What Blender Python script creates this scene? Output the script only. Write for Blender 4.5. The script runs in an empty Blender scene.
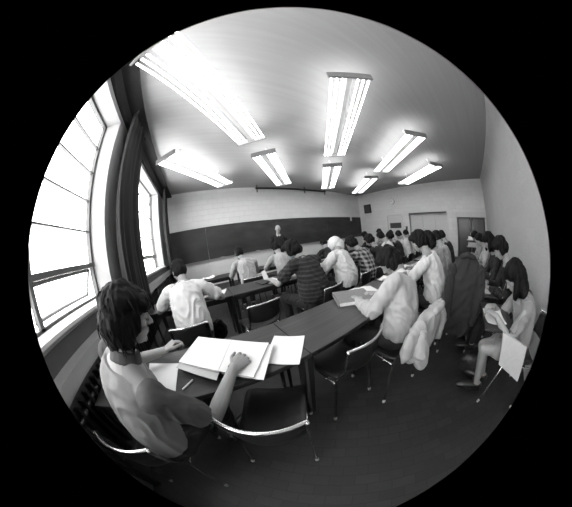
import bpy, bmesh, math, random
import numpy as np
from mathutils import Vector, Matrix, Quaternion, noise
random.seed(7)
PI = math.pi
C = bpy.context.scene.collection
SC = bpy.context.scene
V = Vector

# ------------------------------------------------------------------ room size (metres)
W, L, B, H = 10.41, 6.50, -1.24, 3.61      # door wall x, board wall y, rear wall y, ceiling z

# ------------------------------------------------------------------ materials
MATS = {}
def mat(name, v, rough=0.6, var=0.0, scale=8.0, bump=0.0, metal=0.0, spec=0.5, stretch=(1, 1, 1), v2=None, sheen=0.0, sss=0.0):
    if name in MATS: return MATS[name]
    m = bpy.data.materials.new(name); m.use_nodes = True
    nt = m.node_tree; b = nt.nodes['Principled BSDF']
    b.inputs['Roughness'].default_value = rough
    b.inputs['Metallic'].default_value = metal
    b.inputs['Specular IOR Level'].default_value = spec
    if sheen: b.inputs['Sheen Weight'].default_value = sheen
    if sss:
        b.inputs['Subsurface Weight'].default_value = sss
        b.inputs['Subsurface Scale'].default_value = 0.02
    tc = nt.nodes.new('ShaderNodeTexCoord'); mp = nt.nodes.new('ShaderNodeMapping')
    mp.inputs['Scale'].default_value = stretch
    nt.links.new(tc.outputs['Object'], mp.inputs[0])
    n = nt.nodes.new('ShaderNodeTexNoise'); n.inputs['Scale'].default_value = scale; n.inputs['Detail'].default_value = 5
    nt.links.new(mp.outputs[0], n.inputs['Vector'])
    r = nt.nodes.new('ShaderNodeValToRGB')
    lo, hi = (v * (1 - var), v * (1 + var)) if v2 is None else (v, v2)
    r.color_ramp.elements[0].position = 0.3; r.color_ramp.elements[1].position = 0.7
    r.color_ramp.elements[0].color = (lo, lo, lo, 1); r.color_ramp.elements[1].color = (hi, hi, hi, 1)
    nt.links.new(n.outputs['Fac'], r.inputs[0]); nt.links.new(r.outputs[0], b.inputs['Base Color'])
    if bump:
        bp = nt.nodes.new('ShaderNodeBump'); bp.inputs['Strength'].default_value = bump; bp.inputs['Distance'].default_value = 0.01
        nt.links.new(n.outputs['Fac'], bp.inputs['Height']); nt.links.new(bp.outputs[0], b.inputs['Normal'])
    MATS[name] = m
    return m

def pattern_mat(name, build, rough=0.8):
    if name in MATS: return MATS[name]
    m = bpy.data.materials.new(name); m.use_nodes = True
    nt = m.node_tree; b = nt.nodes['Principled BSDF']; b.inputs['Roughness'].default_value = rough
    build(nt, b); MATS[name] = m
    return m

def grey(v): return (v, v, v, 1)

def block_wall(axis, v, name, joint=0.8):
    def f(nt, b):
        g = nt.nodes.new('ShaderNodeNewGeometry'); s = nt.nodes.new('ShaderNodeSeparateXYZ'); c = nt.nodes.new('ShaderNodeCombineXYZ')
        nt.links.new(g.outputs['Position'], s.inputs[0])
        nt.links.new(s.outputs[axis], c.inputs[0]); nt.links.new(s.outputs['Z'], c.inputs[1])
        br = nt.nodes.new('ShaderNodeTexBrick'); br.inputs['Scale'].default_value = 1.0
        br.inputs['Brick Width'].default_value = 0.406; br.inputs['Row Height'].default_value = 0.203
        br.inputs['Mortar Size'].default_value = 0.006; br.inputs['Mortar Smooth'].default_value = 0.6
        br.inputs['Color1'].default_value = grey(v); br.inputs['Color2'].default_value = grey(v * 0.93); br.inputs['Mortar'].default_value = grey(v * joint)
        nt.links.new(c.outputs[0], br.inputs['Vector'])
        n = nt.nodes.new('ShaderNodeTexNoise'); n.inputs['Scale'].default_value = 60; n.inputs['Detail'].default_value = 6
        nt.links.new(g.outputs['Position'], n.inputs['Vector'])
        mx = nt.nodes.new('ShaderNodeMix'); mx.data_type = 'RGBA'; mx.blend_type = 'MULTIPLY'; mx.inputs[0].default_value = 0.35
        nt.links.new(br.outputs['Color'], mx.inputs[6]); nt.links.new(n.outputs['Fac'], mx.inputs[7])
        nt.links.new(mx.outputs[2], b.inputs['Base Color'])
        bp = nt.nodes.new('ShaderNodeBump'); bp.inputs['Strength'].default_value = 0.5 if joint < 0.9 else 0.12; bp.inputs['Distance'].default_value = 0.01
        ma = nt.nodes.new('ShaderNodeMath'); ma.operation = 'MULTIPLY_ADD'; ma.inputs[1].default_value = -1.0
        nt.links.new(br.outputs['Fac'], ma.inputs[0]); nt.links.new(n.outputs['Fac'], ma.inputs[2])
        nt.links.new(ma.outputs[0], bp.inputs['Height']); nt.links.new(bp.outputs[0], b.inputs['Normal'])
    return pattern_mat(name, f, 0.75)

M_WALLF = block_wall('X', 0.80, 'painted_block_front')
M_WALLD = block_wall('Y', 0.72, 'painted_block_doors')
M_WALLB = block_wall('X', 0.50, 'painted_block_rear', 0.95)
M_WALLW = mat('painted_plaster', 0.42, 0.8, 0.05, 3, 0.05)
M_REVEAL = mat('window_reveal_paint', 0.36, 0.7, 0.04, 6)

def ceil_nodes(nt, b):
    g = nt.nodes.new('ShaderNodeNewGeometry'); mp = nt.nodes.new('ShaderNodeMapping')
    mp.inputs['Rotation'].default_value = (0, 0, 0.0); mp.inputs['Scale'].default_value = (0.35, 9, 1)
    nt.links.new(g.outputs['Position'], mp.inputs[0])
    n = nt.nodes.new('ShaderNodeTexNoise'); n.inputs['Scale'].default_value = 1.4; n.inputs['Detail'].default_value = 8; n.inputs['Roughness'].default_value = 0.65
    nt.links.new(mp.outputs[0], n.inputs['Vector'])
    r = nt.nodes.new('ShaderNodeValToRGB'); r.color_ramp.elements[0].position = 0.3; r.color_ramp.elements[1].position = 0.7
    r.color_ramp.elements[0].color = grey(0.33); r.color_ramp.elements[1].color = grey(0.37)
    nt.links.new(n.outputs['Fac'], r.inputs[0]); nt.links.new(r.outputs[0], b.inputs['Base Color'])
    bp = nt.nodes.new('ShaderNodeBump'); bp.inputs['Strength'].default_value = 0.1; bp.inputs['Distance'].default_value = 0.02
    nt.links.new(n.outputs['Fac'], bp.inputs['Height']); nt.links.new(bp.outputs[0], b.inputs['Normal'])
M_CEIL = pattern_mat('board_marked_concrete', ceil_nodes, 0.9)

def floor_nodes(nt, b):
    g = nt.nodes.new('ShaderNodeNewGeometry')
    mp = nt.nodes.new('ShaderNodeMapping'); mp.inputs['Rotation'].default_value = (0, 0, PI / 4)
    nt.links.new(g.outputs['Position'], mp.inputs[0])
    br = nt.nodes.new('ShaderNodeTexBrick'); br.inputs['Scale'].default_value = 1
    br.inputs['Brick Width'].default_value = 0.16; br.inputs['Row Height'].default_value = 0.08; br.inputs['Mortar Size'].default_value = 0.003
    br.inputs['Color1'].default_value = grey(0.011); br.inputs['Color2'].default_value = grey(0.019); br.inputs['Mortar'].default_value = grey(0.006)
    nt.links.new(mp.outputs[0], br.inputs['Vector'])
    n = nt.nodes.new('ShaderNodeTexNoise'); n.inputs['Scale'].default_value = 14; n.inputs['Detail'].default_value = 7
    nt.links.new(g.outputs['Position'], n.inputs['Vector'])
    mx = nt.nodes.new('ShaderNodeMix'); mx.data_type = 'RGBA'; mx.blend_type = 'OVERLAY'; mx.inputs[0].default_value = 0.6
    nt.links.new(br.outputs['Color'], mx.inputs[6]); nt.links.new(n.outputs['Fac'], mx.inputs[7])
    nt.links.new(mx.outputs[2], b.inputs['Base Color'])
    r = nt.nodes.new('ShaderNodeMapRange'); r.inputs[3].default_value = 0.42; r.inputs[4].default_value = 0.75
    nt.links.new(n.outputs['Fac'], r.inputs[0]); nt.links.new(r.outputs[0], b.inputs['Roughness'])
    bp = nt.nodes.new('ShaderNodeBump'); bp.inputs['Strength'].default_value = 0.2; bp.inputs['Distance'].default_value = 0.004
    nt.links.new(br.outputs['Fac'], bp.inputs['Height']); bp.invert = True; nt.links.new(bp.outputs[0], b.inputs['Normal'])
M_FLOOR = pattern_mat('dark_floor_tile', floor_nodes, 0.55)

M_BOARD = mat('chalkboard_slate', 0.009, 0.55, 0.0, 2.2, 0.02, v2=0.034, stretch=(0.6, 1, 1.6))
M_TRAY = mat('pale_aluminium', 0.45, 0.35, 0.05, 10, metal=0.6)
M_CURT = mat('dark_curtain_cloth', 0.010, 0.9, 0.3, 30, 0.3, stretch=(1, 1, 0.1))
M_BLACKMET = mat('dark_painted_metal', 0.012, 0.45, 0.2, 20)
M_FRAME = mat('window_frame_grey', 0.08, 0.5, 0.1, 20)
M_SILL = mat('white_sill_paint', 0.60, 0.5, 0.05, 8)
M_LEDGE = mat('radiator_cover_enamel', 0.26, 0.4, 0.08, 12, stretch=(1, 0.3, 1))
M_PANELG = mat('grey_wall_panel', 0.07, 0.8, 0.1, 6)
M_LIGHTDOOR = mat('pale_door_paint', 0.52, 0.55, 0.03, 6)
M_DARKGLASS = mat('dark_door_glass', 0.035, 0.3, 0.1, 6)
M_PART = mat('pale_folding_panel', 0.50, 0.7, 0.04, 10)
M_CHROME = mat('polished_steel_tube', 0.62, 0.22, 0.05, 30, metal=1.0)
M_PLASTIC = mat('dark_moulded_seat', 0.014, 0.42, 0.15, 25, 0.05)
M_CAPW = mat('pale_rubber_tip', 0.35, 0.7)
M_PAPER = mat('white_paper', 0.66, 0.85, 0.02, 30)
M_PAPER2 = mat('off_white_paper', 0.42, 0.85, 0.04, 30)
M_INK = mat('dark_cover_board', 0.015, 0.5, 0.2, 20)
M_GREYCOV = mat('grey_cloth_cover', 0.15, 0.7, 0.15, 60, 0.2)
def wood_nodes(nt, b):
    tc = nt.nodes.new('ShaderNodeTexCoord'); mp = nt.nodes.new('ShaderNodeMapping'); mp.inputs['Scale'].default_value = (1.0, 26, 26)
    nt.links.new(tc.outputs['Object'], mp.inputs[0])
    n = nt.nodes.new('ShaderNodeTexNoise'); n.inputs['Scale'].default_value = 2.0; n.inputs['Detail'].default_value = 6; n.inputs['Distortion'].default_value = 0.6
    nt.links.new(mp.outputs[0], n.inputs['Vector'])
    r = nt.nodes.new('ShaderNodeValToRGB'); r.color_ramp.elements[0].position = 0.3; r.color_ramp.elements[1].position = 0.72
    r.color_ramp.elements[0].color = grey(0.009); r.color_ramp.elements[1].color = grey(0.036)
    nt.links.new(n.outputs['Fac'], r.inputs[0]); nt.links.new(r.outputs[0], b.inputs['Base Color'])
M_WOOD = pattern_mat('dark_walnut_laminate', wood_nodes, 0.42)
M_LEG = mat('dark_table_leg', 0.018, 0.5, 0.2, 15)
M_SKIN = mat('skin', 0.24, 0.55, 0.08, 9, 0.05, sss=0.05)
M_SKIN2 = mat('skin_pale', 0.34, 0.5, 0.05, 9, 0.05, sss=0.05)
M_EYEW = mat('eye_white', 0.6, 0.2)
M_EYED = mat('eye_dark', 0.01, 0.2)
M_LIP = mat('lips', 0.17, 0.5)
M_HAIR = mat('dark_hair', 0.003, 0.7, 0.0, 60, 0.4, spec=0.15, v2=0.007, stretch=(1, 1, 0.12))
M_HAIRB = mat('black_hair', 0.003, 0.65, 0.0, 60, 0.4, spec=0.12, v2=0.005, stretch=(1, 1, 0.12))
M_HAIRG = mat('grey_hair', 0.35, 0.6, 0.1, 60, 0.4, stretch=(1, 1, 0.2))
M_WHITE = mat('white_cotton', 0.50, 0.85, 0.04, 7, 0.25, sheen=0.2)
M_LIGHT = mat('pale_cotton', 0.30, 0.85, 0.06, 7, 0.3, sheen=0.2)
M_LIGHT2 = mat('pale_grey_cotton', 0.34, 0.85, 0.08, 7, 0.3, sheen=0.2)
M_TEE = mat('grey_tee_shirt', 0.19, 0.85, 0.1, 7, 0.3)
M_MID2 = mat('mid_grey_cotton', 0.24, 0.85, 0.12, 9, 0.3, sheen=0.2)
M_JACKET = mat('pale_jacket_cloth', 0.27, 0.9, 0.10, 6, 0.4)
M_MID = mat('grey_cotton', 0.17, 0.85, 0.12, 9, 0.3, sheen=0.2)
M_SLEEVE = mat('darker_grey_cotton', 0.05, 0.85, 0.12, 9, 0.3)
M_DARK = mat('dark_wool', 0.010, 0.9, 0.2, 9, 0.3)
M_DENIM = mat('dark_trouser_cloth', 0.012, 0.9, 0.25, 12, 0.3)
M_COAT = mat('charcoal_overcoat', 0.016, 0.95, 0.15, 6, 0.3)
M_SHOE = mat('dark_shoe_leather', 0.01, 0.35, 0.2, 20)
M_STOCK = mat('pale_stocking', 0.30, 0.6, 0.05, 12)
def plaid_nodes(nt, b):
    tc = nt.nodes.new('ShaderNodeTexCoord'); s = nt.nodes.new('ShaderNodeSeparateXYZ'); nt.links.new(tc.outputs['Object'], s.inputs[0])
    outs = []
    for ax in ('X', 'Z'):
        m = nt.nodes.new('ShaderNodeMath'); m.operation = 'MULTIPLY'; m.inputs[1].default_value = 14
        f = nt.nodes.new('ShaderNodeMath'); f.operation = 'FRACT'; g = nt.nodes.new('ShaderNodeMath'); g.operation = 'GREATER_THAN'; g.inputs[1].default_value = 0.55
        nt.links.new(s.outputs[ax], m.inputs[0]); nt.links.new(m.outputs[0], f.inputs[0]); nt.links.new(f.outputs[0], g.inputs[0]); outs.append(g)
    a = nt.nodes.new('ShaderNodeMath'); a.operation = 'ADD'; nt.links.new(outs[0].outputs[0], a.inputs[0]); nt.links.new(outs[1].outputs[0], a.inputs[1])
    r = nt.nodes.new('ShaderNodeMapRange'); r.inputs[2].default_value = 2; r.inputs[3].default_value = 0.010; r.inputs[4].default_value = 0.28
    nt.links.new(a.outputs[0], r.inputs[0]); nt.links.new(r.outputs[0], b.inputs['Base Color'])
M_PLAID = pattern_mat('plaid_flannel', plaid_nodes, 0.9)
def stripe_nodes(nt, b):
    tc = nt.nodes.new('ShaderNodeTexCoord'); s = nt.nodes.new('ShaderNodeSeparateXYZ'); nt.links.new(tc.outputs['Object'], s.inputs[0])
    m = nt.nodes.new('ShaderNodeMath'); m.operation = 'MULTIPLY'; m.inputs[1].default_value = 20
    f = nt.nodes.new('ShaderNodeMath'); f.operation = 'FRACT'; g = nt.nodes.new('ShaderNodeMath'); g.operation = 'GREATER_THAN'; g.inputs[1].default_value = 0.62
    nt.links.new(s.outputs['Z'], m.inputs[0]); nt.links.new(m.outputs[0], f.inputs[0]); nt.links.new(f.outputs[0], g.inputs[0])
    r = nt.nodes.new('ShaderNodeMapRange'); r.inputs[3].default_value = 0.008; r.inputs[4].default_value = 0.028
    nt.links.new(g.outputs[0], r.inputs[0]); nt.links.new(r.outputs[0], b.inputs['Base Color'])
M_STRIPE = pattern_mat('striped_knit', stripe_nodes, 0.95)
def flower_nodes(nt, b):
    tc = nt.nodes.new('ShaderNodeTexCoord'); v = nt.nodes.new('ShaderNodeTexVoronoi'); v.inputs['Scale'].default_value = 24
    nt.links.new(tc.outputs['Object'], v.inputs['Vector'])
    r = nt.nodes.new('ShaderNodeValToRGB'); r.color_ramp.elements[0].color = grey(0.30); r.color_ramp.elements[1].color = grey(0.012)
    r.color_ramp.elements[0].position = 0.2; r.color_ramp.elements[1].position = 0.42
    nt.links.new(v.outputs['Distance'], r.inputs[0]); nt.links.new(r.outputs[0], b.inputs['Base Color'])
M_FLOWER = pattern_mat('speckled_print_cloth', flower_nodes, 0.9)

def emis(name, s):
    m = bpy.data.materials.new(name); m.use_nodes = True; nt = m.node_tree; nt.nodes.clear()
    e = nt.nodes.new('ShaderNodeEmission'); o = nt.nodes.new('ShaderNodeOutputMaterial'); e.inputs[0].default_value = (1, 1, 1, 1); e.inputs[1].default_value = s
    nt.links.new(e.outputs[0], o.inputs[0]); MATS[name] = m
    return m
M_TUBE = emis('lit_fluorescent_tube', 6.2)
def glass():
    m = bpy.data.materials.new('clear_window_glass'); m.use_nodes = True; nt = m.node_tree; nt.nodes.clear()
    t = nt.nodes.new('ShaderNodeBsdfTransparent'); g = nt.nodes.new('ShaderNodeBsdfGlossy'); g.inputs['Roughness'].default_value = 0.02
    x = nt.nodes.new('ShaderNodeMixShader'); x.inputs[0].default_value = 0.05; o = nt.nodes.new('ShaderNodeOutputMaterial')
    nt.links.new(t.outputs[0], x.inputs[1]); nt.links.new(g.outputs[0], x.inputs[2]); nt.links.new(x.outputs[0], o.inputs[0])
    return m
M_GLASS = glass()

# ------------------------------------------------------------------ mesh accumulation helpers
class Acc:
    def __init__(s): s.v = []; s.f = []; s.m = []
    def add(s, verts, faces, mi=0):
        o = len(s.v); s.v += [V(q) for q in verts]; s.f += [tuple(i + o for i in f) for f in faces]; s.m += [mi] * len(faces)
        return s
    def box(s, lo, hi, mi=0, M=None):
        x0, y0, z0 = lo; x1, y1, z1 = hi
        vs = [V((x, y, z)) for z in (z0, z1) for y in (y0, y1) for x in (x0, x1)]
        if M: vs = [M @ q for q in vs]
        return s.add(vs, [(0, 2, 3, 1), (4, 5, 7, 6), (0, 1, 5, 4), (2, 6, 7, 3), (0, 4, 6, 2), (1, 3, 7, 5)], mi)
    def rings(s, rs, n=16, mi=0, cap=True):
        vs = []; fs = []
        for c, a, b in rs:
            c, a, b = V(c), V(a), V(b)
            for k in range(n):
                t = 2 * PI * k / n; vs.append(c + a * math.cos(t) + b * math.sin(t))
        for i in range(len(rs) - 1):
            for k in range(n):
                fs.append((i * n + k, i * n + (k + 1) % n, (i + 1) * n + (k + 1) % n, (i + 1) * n + k))
        if cap:
            fs.append(tuple(reversed(range(n)))); fs.append(tuple((len(rs) - 1) * n + k for k in range(n)))
        return s.add(vs, fs, mi)
    def limb(s, pts, rad, n=12, mi=0, up=(0, 0, 1), flat=1.0, caps=True):
        pts = [V(p) for p in pts]
        if isinstance(rad, (int, float)): rad = [rad] * len(pts)
        d0 = (pts[0] - pts[1]).normalized(); d1 = (pts[-1] - pts[-2]).normalized()
        P = []; R = []
        if caps:
            for q, k in ((0.95, 0.3), (0.7, 0.7)): P.append(pts[0] + d0 * rad[0] * q); R.append(rad[0] * k)
        P += pts; R += list(rad)
        if caps:
            for q, k in ((0.7, 0.7), (0.95, 0.3)): P.append(pts[-1] + d1 * rad[-1] * q); R.append(rad[-1] * k)
        rs = []; a = None
        for i, p in enumerate(P):
            t = (P[min(i + 1, len(P) - 1)] - P[max(i - 1, 0)])
            t = t.normalized() if t.length > 1e-9 else V((0, 0, 1))
            if a is None:
                u = V(up); a = u - t * u.dot(t)
                if a.length < 0.1: u = V((0.3, 1, 0)); a = u - t * u.dot(t)
            else: a = a - t * a.dot(t)
            a.normalize(); b = t.cross(a)
            rs.append((p, a * R[i] * flat, b * R[i]))
        return s.rings(rs, n, mi)
    def ell(s, c, r, M=None, n=14, mi=0):
        c = V(c); rs = []
        M3 = M or Matrix.Identity(3)
        ex, ey, ez = (M3 @ V((1, 0, 0))), (M3 @ V((0, 1, 0))), (M3 @ V((0, 0, 1)))
        for i in range(9):
            t = -PI / 2 + PI * (i + 0.35) / 8.7 if i else -PI / 2 + 0.12
            if i == 8: t = PI / 2 - 0.12
            rs.append((c + ez * r[2] * math.sin(t), ex * r[0] * math.cos(t), ey * r[1] * math.cos(t)))
        return s.rings(rs, n, mi)
    def mesh(s, name='m', smooth=False):
        me = bpy.data.meshes.new(name); me.from_pydata([tuple(q) for q in s.v], [], s.f)
        me.polygons.foreach_set('material_index', s.m)
        if smooth: me.polygons.foreach_set('use_smooth', [True] * len(s.f))
        me.update(); bm = bmesh.new(); bm.from_mesh(me); bmesh.ops.recalc_face_normals(bm, faces=bm.faces); bm.to_mesh(me); bm.free()
        return me

def obj(name, me, mats, parent=None, loc=None, bevel=0, smooth=False):
    if isinstance(me, Acc): me = me.mesh(name, smooth)
    if not isinstance(mats, (list, tuple)): mats = [mats]
    me.materials.clear()
    for m in mats: me.materials.append(m)
    o = bpy.data.objects.new(name, me); C.objects.link(o)
    if parent: o.parent = parent
    if loc: o.location = loc
    if bevel:
        b = o.modifiers.new('edge', 'BEVEL'); b.width = bevel; b.segments = 2; b.limit_method = 'ANGLE'
    return o

def thing(name, label, cat, loc=(0, 0, 0), rz=0, group=None):
    o = bpy.data.objects.new(name, None); C.objects.link(o); o.location = loc; o.rotation_euler = (0, 0, rz)
    o['label'] = label; o['category'] = cat
    if group: o['group'] = group
    return o
def tag(o, label, cat, group=None):
    o['label'] = label; o['category'] = cat
    if group: o['group'] = group
    return o
def struct(o): o['kind'] = 'structure'; return o
def dup(o, loc, rz, label=None, group=None):
    r = o.copy(); C.objects.link(r); r.location = loc; r.rotation_euler = (0, 0, rz)
    if label: r['label'] = label
    if group: r['group'] = group
    for ch in list(o.children):
        c = ch.copy(); C.objects.link(c); c.parent = r
        for g in list(ch.children):
            d = g.copy(); C.objects.link(d); d.parent = c
    return r

def remesh(acc, voxel, smooth=4, disp=None, name='m'):
    me = acc.mesh('tmp')
    o = bpy.data.objects.new('tmp', me); C.objects.link(o)
    m = o.modifiers.new('r', 'REMESH'); m.mode = 'VOXEL'; m.voxel_size = voxel; m.use_smooth_shade = True
    if smooth:
        s = o.modifiers.new('s', 'SMOOTH'); s.iterations = smooth; s.factor = 0.5
    dg = bpy.context.evaluated_depsgraph_get()
    out = bpy.data.meshes.new_from_object(o.evaluated_get(dg)); out.name = name
    bpy.data.objects.remove(o); bpy.data.meshes.remove(me)
    n = len(out.vertices)
    if disp and n:
        co = np.empty(n * 3); out.vertices.foreach_get('co', co); co = co.reshape(-1, 3)
        no = np.empty(n * 3); out.vertex_normals.foreach_get('vector', no); no = no.reshape(-1, 3)
        d = np.array([disp(V(c)) for c in co])
        out.vertices.foreach_set('co', (co + no * d[:, None]).ravel())
    out.polygons.foreach_set('use_smooth', [True] * len(out.polygons)); out.update()
    return out

def join_mesh(base, acc):
    """append raw pieces (accumulated with material indices) to a finished mesh"""
    bm = bmesh.new(); bm.from_mesh(base); vs = [bm.verts.new(q) for q in acc.v]
    for f, mi in zip(acc.f, acc.m):
        fc = bm.faces.new([vs[i] for i in f]); fc.material_index = mi; fc.smooth = True
    bm.to_mesh(base); bm.free(); base.update()
    return base

# ------------------------------------------------------------------ the room
def wall_box(name, lo, hi, m, cut=None):
    return struct(obj(name, Acc().box(lo, hi), m))
wall_box('floor', (-0.5, B - 0.3, -0.15), (W + 1.2, L + 0.3, 0), M_FLOOR)
wall_box('ceiling', (-0.5, B - 0.3, H), (W + 1.2, L + 0.3, H + 0.2), M_CEIL)
wall_box('wall_front', (-0.4, L, 0), (W + 0.3, L + 0.25, H), M_WALLF)
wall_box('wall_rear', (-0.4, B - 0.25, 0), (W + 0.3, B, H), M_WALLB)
# window wall: two openings
ZB, ZT = 1.13, 3.22
wy = [(-0.95, 1.81), (2.55, 5.06)]
a = Acc()
a.box((-0.30, B, 0), (0, L, ZB)); a.box((-0.30, B, ZT), (0, L, H))
a.box((-0.30, B, ZB), (0, wy[0][0], ZT)); a.box((-0.30, wy[0][1], ZB), (0, wy[1][0], ZT)); a.box((-0.30, wy[1][1], ZB), (0, L, ZT))
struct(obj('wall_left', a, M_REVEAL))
# grey band between sill and radiator cover
struct(obj('trim_1', Acc().box((0.0, B, 0.0), (0.012, L, 1.085)), M_PANELG))
def window(name, y0, y1, mull, bars):
    root = bpy.data.objects.new(name, None); C.objects.link(root); struct(root)
    x = -0.25
    f = Acc(); t = 0.035
    f.box((x - 0.03, y0, ZB), (x + 0.03, y0 + t, ZT)); f.box((x - 0.03, y1 - t, ZB), (x + 0.03, y1, ZT))
    f.box((x - 0.03, y0, ZT - t), (x + 0.03, y1, ZT)); f.box((x - 0.03, y0, ZB), (x + 0.03, y1, ZB + t))
    for m in mull: f.box((x - 0.03, m - 0.022, ZB), (x + 0.03, m + 0.022, ZT))
    for z in bars: f.box((x - 0.02, y0, z - 0.008), (x + 0.02, y1, z + 0.008))
    f.box((x - 0.035, y0, 1.455), (x + 0.04, y1, 1.50))
    obj('window_frame', f, M_FRAME, root)
    ys = [y0 + t] + list(mull) + [y1 - t]
    g = Acc(); g.box((x - 0.003, y0 + t, 1.5), (x + 0.003, y1 - t, ZT - t)); obj('pane', g, M_GLASS, root)
    for i in range(len(ys) - 1):                     # awning sashes, swung slightly outward
        a0, a1 = ys[i] + 0.025, ys[i + 1] - 0.025
        Mx = Matrix.Translation((x - 0.02, 0, 1.45)) @ Matrix.Rotation(math.radians(22 if i == len(ys) - 2 else 14), 4, 'Y')
        s = Acc(); hh = 0.285
        for lo, hi in (((-0.012, a0, -hh), (0.012, a0 + 0.025, 0)), ((-0.012, a1 - 0.025, -hh), (0.012, a1, 0)), ((-0.012, a0, -0.025), (0.012, a1, 0)), ((-0.012, a0, -hh), (0.012, a1, -hh + 0.025))):
            s.box(lo, hi, M=Mx)
        so = obj('sash', s, M_FRAME, root)
        obj('sash_pane', Acc().box((-0.002, a0 + 0.02, -hh + 0.02), (0.002, a1 - 0.02, -0.02), M=Mx), M_GLASS, so)
    obj('window_sill', Acc().box((-0.28, y0 + 0.002, ZB - 0.015), (0.05, y1 - 0.002, ZB + 0.012)), M_SILL, root, bevel=0.004)
    return root
window('window_1', wy[0][0], wy[0][1], [0.80], [2.85, 2.51, 2.17, 1.83])
window('window_2', wy[1][0], wy[1][1], [3.50], [2.92, 2.50, 1.92])

# door wall: one recess with folding panels, a door, a glazed double door
a = Acc(); X0, X1 = W, W + 0.35
ops = [(-1.2, 0.45, 2.08), (0.95, 3.15, 2.13), (3.54, 4.585, 2.13)]
ycur = B
for y0, y1, zt in ops:
    a.box((X0, ycur, 0), (X1, y0, H)); a.box((X0, y0, zt), (X1, y1, H)); ycur = y1
a.box((X0, ycur, 0), (X1, L, H))
struct(obj('wall_right', a, M_WALLD))
wall_box('wall_outer', (X1, B - 0.2, 0), (X1 + 0.1, L + 0.2, H), M_WALLD)
# pale single door with a wide dark pane
d = bpy.data.objects.new('door_1', None); C.objects.link(d); struct(d)
f = Acc(); y0, y1, zt = ops[2]
f.box((W - 0.012, y0, 0), (W + 0.1, y0 + 0.045, zt)); f.box((W - 0.012, y1 - 0.045, 0), (W + 0.1, y1, zt)); f.box((W - 0.012, y0, zt - 0.05), (W + 0.1, y1, zt))
obj('door_frame', f, M_LIGHTDOOR, d)
obj('door_leaf', Acc().box((W + 0.03, y0 + 0.05, 0.01), (W + 0.075, y1 - 0.05, zt - 0.055)), M_LIGHTDOOR, d)
obj('door_pane', Acc().box((W + 0.022, 3.68, 1.36), (W + 0.03, 4.40, 1.66)), M_DARKGLASS, d)
k = Acc(); k.limb([(W + 0.03, 3.68, 1.0), (W - 0.03, 3.68, 1.0)], 0.014); k.ell((W - 0.04, 3.68, 1.0), (0.03, 0.03, 0.03)); obj('door_handle', k, M_TRAY, d, smooth=True)
# recess with a folding partition
d = bpy.data.objects.new('door_2', None); C.objects.link(d); struct(d)
y0, y1, zt = ops[1]
f = Acc(); f.box((W - 0.01, y0 - 0.05, 0), (W + 0.02, y0, zt + 0.05)); f.box((W - 0.01, y1, 0), (W + 0.02, y1 + 0.05, zt + 0.05)); f.box((W - 0.01, y0, zt), (W + 0.02, y1, zt + 0.05))
obj('door_frame', f, M_LIGHTDOOR, d)
f = Acc(); n = 3
for i in range(n):
    ya = y0 + (y1 - y0) * i / n; yb = y0 + (y1 - y0) * (i + 1) / n
    f.box((W + 0.28, ya + 0.004, 0.01), (W + 0.31, yb - 0.004, zt - 0.02))
obj('folding_panel', f, M_PART, d)
obj('door_track', Acc().box((W + 0.02, y0, zt - 0.06), (W + 0.33, y1, zt - 0.001)), M_BLACKMET, d)
# glazed double door
d = bpy.data.objects.new('door_3', None); C.objects.link(d); struct(d)
y0, y1, zt = ops[0]
f = Acc(); f.box((W - 0.012, y0, 0), (W + 0.08, y0 + 0.04, zt)); f.box((W - 0.012, y1 - 0.04, 0), (W + 0.08, y1, zt)); f.box((W - 0.012, y0, 1.85), (W + 0.08, y1, 2.08))
obj('door_frame', f, M_LIGHTDOOR, d)
for ya, yb in ((y0 + 0.045, -0.385), (-0.365, y1 - 0.045)):
    lf = obj('door_leaf', Acc().box((W + 0.05, ya, 0.01), (W + 0.08, yb, 1.845)), M_BLACKMET, d)
    obj('door_pane', Acc().box((W + 0.044, ya + 0.1, 0.25), (W + 0.05, yb - 0.1, 1.75)), M_DARKGLASS, lf)
    obj('door_handle', Acc().limb([(W + 0.0, -0.375 + (0.07 if ya > -0.5 else -0.07), 0.9), (W + 0.0, -0.375 + (0.07 if ya > -0.5 else -0.07), 1.7)], 0.010), M_TRAY, lf)

# chalkboard with tray, running the whole front wall
cb = thing('chalkboard', 'long dark chalkboard spanning the whole front wall above a metal chalk tray', 'chalkboard', (0, L, 0))
a = Acc()
for x0, x1 in ((0.06, 1.46), (1.468, 4.4), (4.408, 7.3), (7.308, 10.34)): a.box((x0, -0.02, 0.97), (x1, -0.001, 2.15))
obj('writing_surface', a, M_BOARD, cb)
a = Acc(); a.box((0.04, -0.025, 2.15), (10.36, -0.001, 2.175)); a.box((0.04, -0.025, 0.95), (0.06, -0.001, 2.16)); a.box((10.34, -0.025, 0.95), (10.36, -0.001, 2.16))
obj('board_frame', a, M_BLACKMET, cb)
a = Acc(); a.box((0.04, -0.09, 0.94), (10.36, -0.001, 0.955)); a.box((0.04, -0.095, 0.94), (10.36, -0.088, 0.972)); obj('chalk_tray', a, M_TRAY, cb)
tag(obj('paper_notice', Acc().box((9.27, L - 0.032, 1.95), (9.42, L - 0.027, 2.22)), M_PAPER), 'small white notice pinned to the far end of the chalkboard', 'paper')
for i, (x, z) in enumerate(((3.35, 0.956), (1.9, 0.956))):
    tag(obj('chalk_eraser', Acc().box((x, L - 0.08, z), (x + 0.14, L - 0.03, z + 0.035)), M_PAPER2), ('pale chalk eraser on the tray beside the standing man', 'pale chalk eraser on the tray nearest the windows')[i], 'eraser', 'erasers on the chalk tray')
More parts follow.
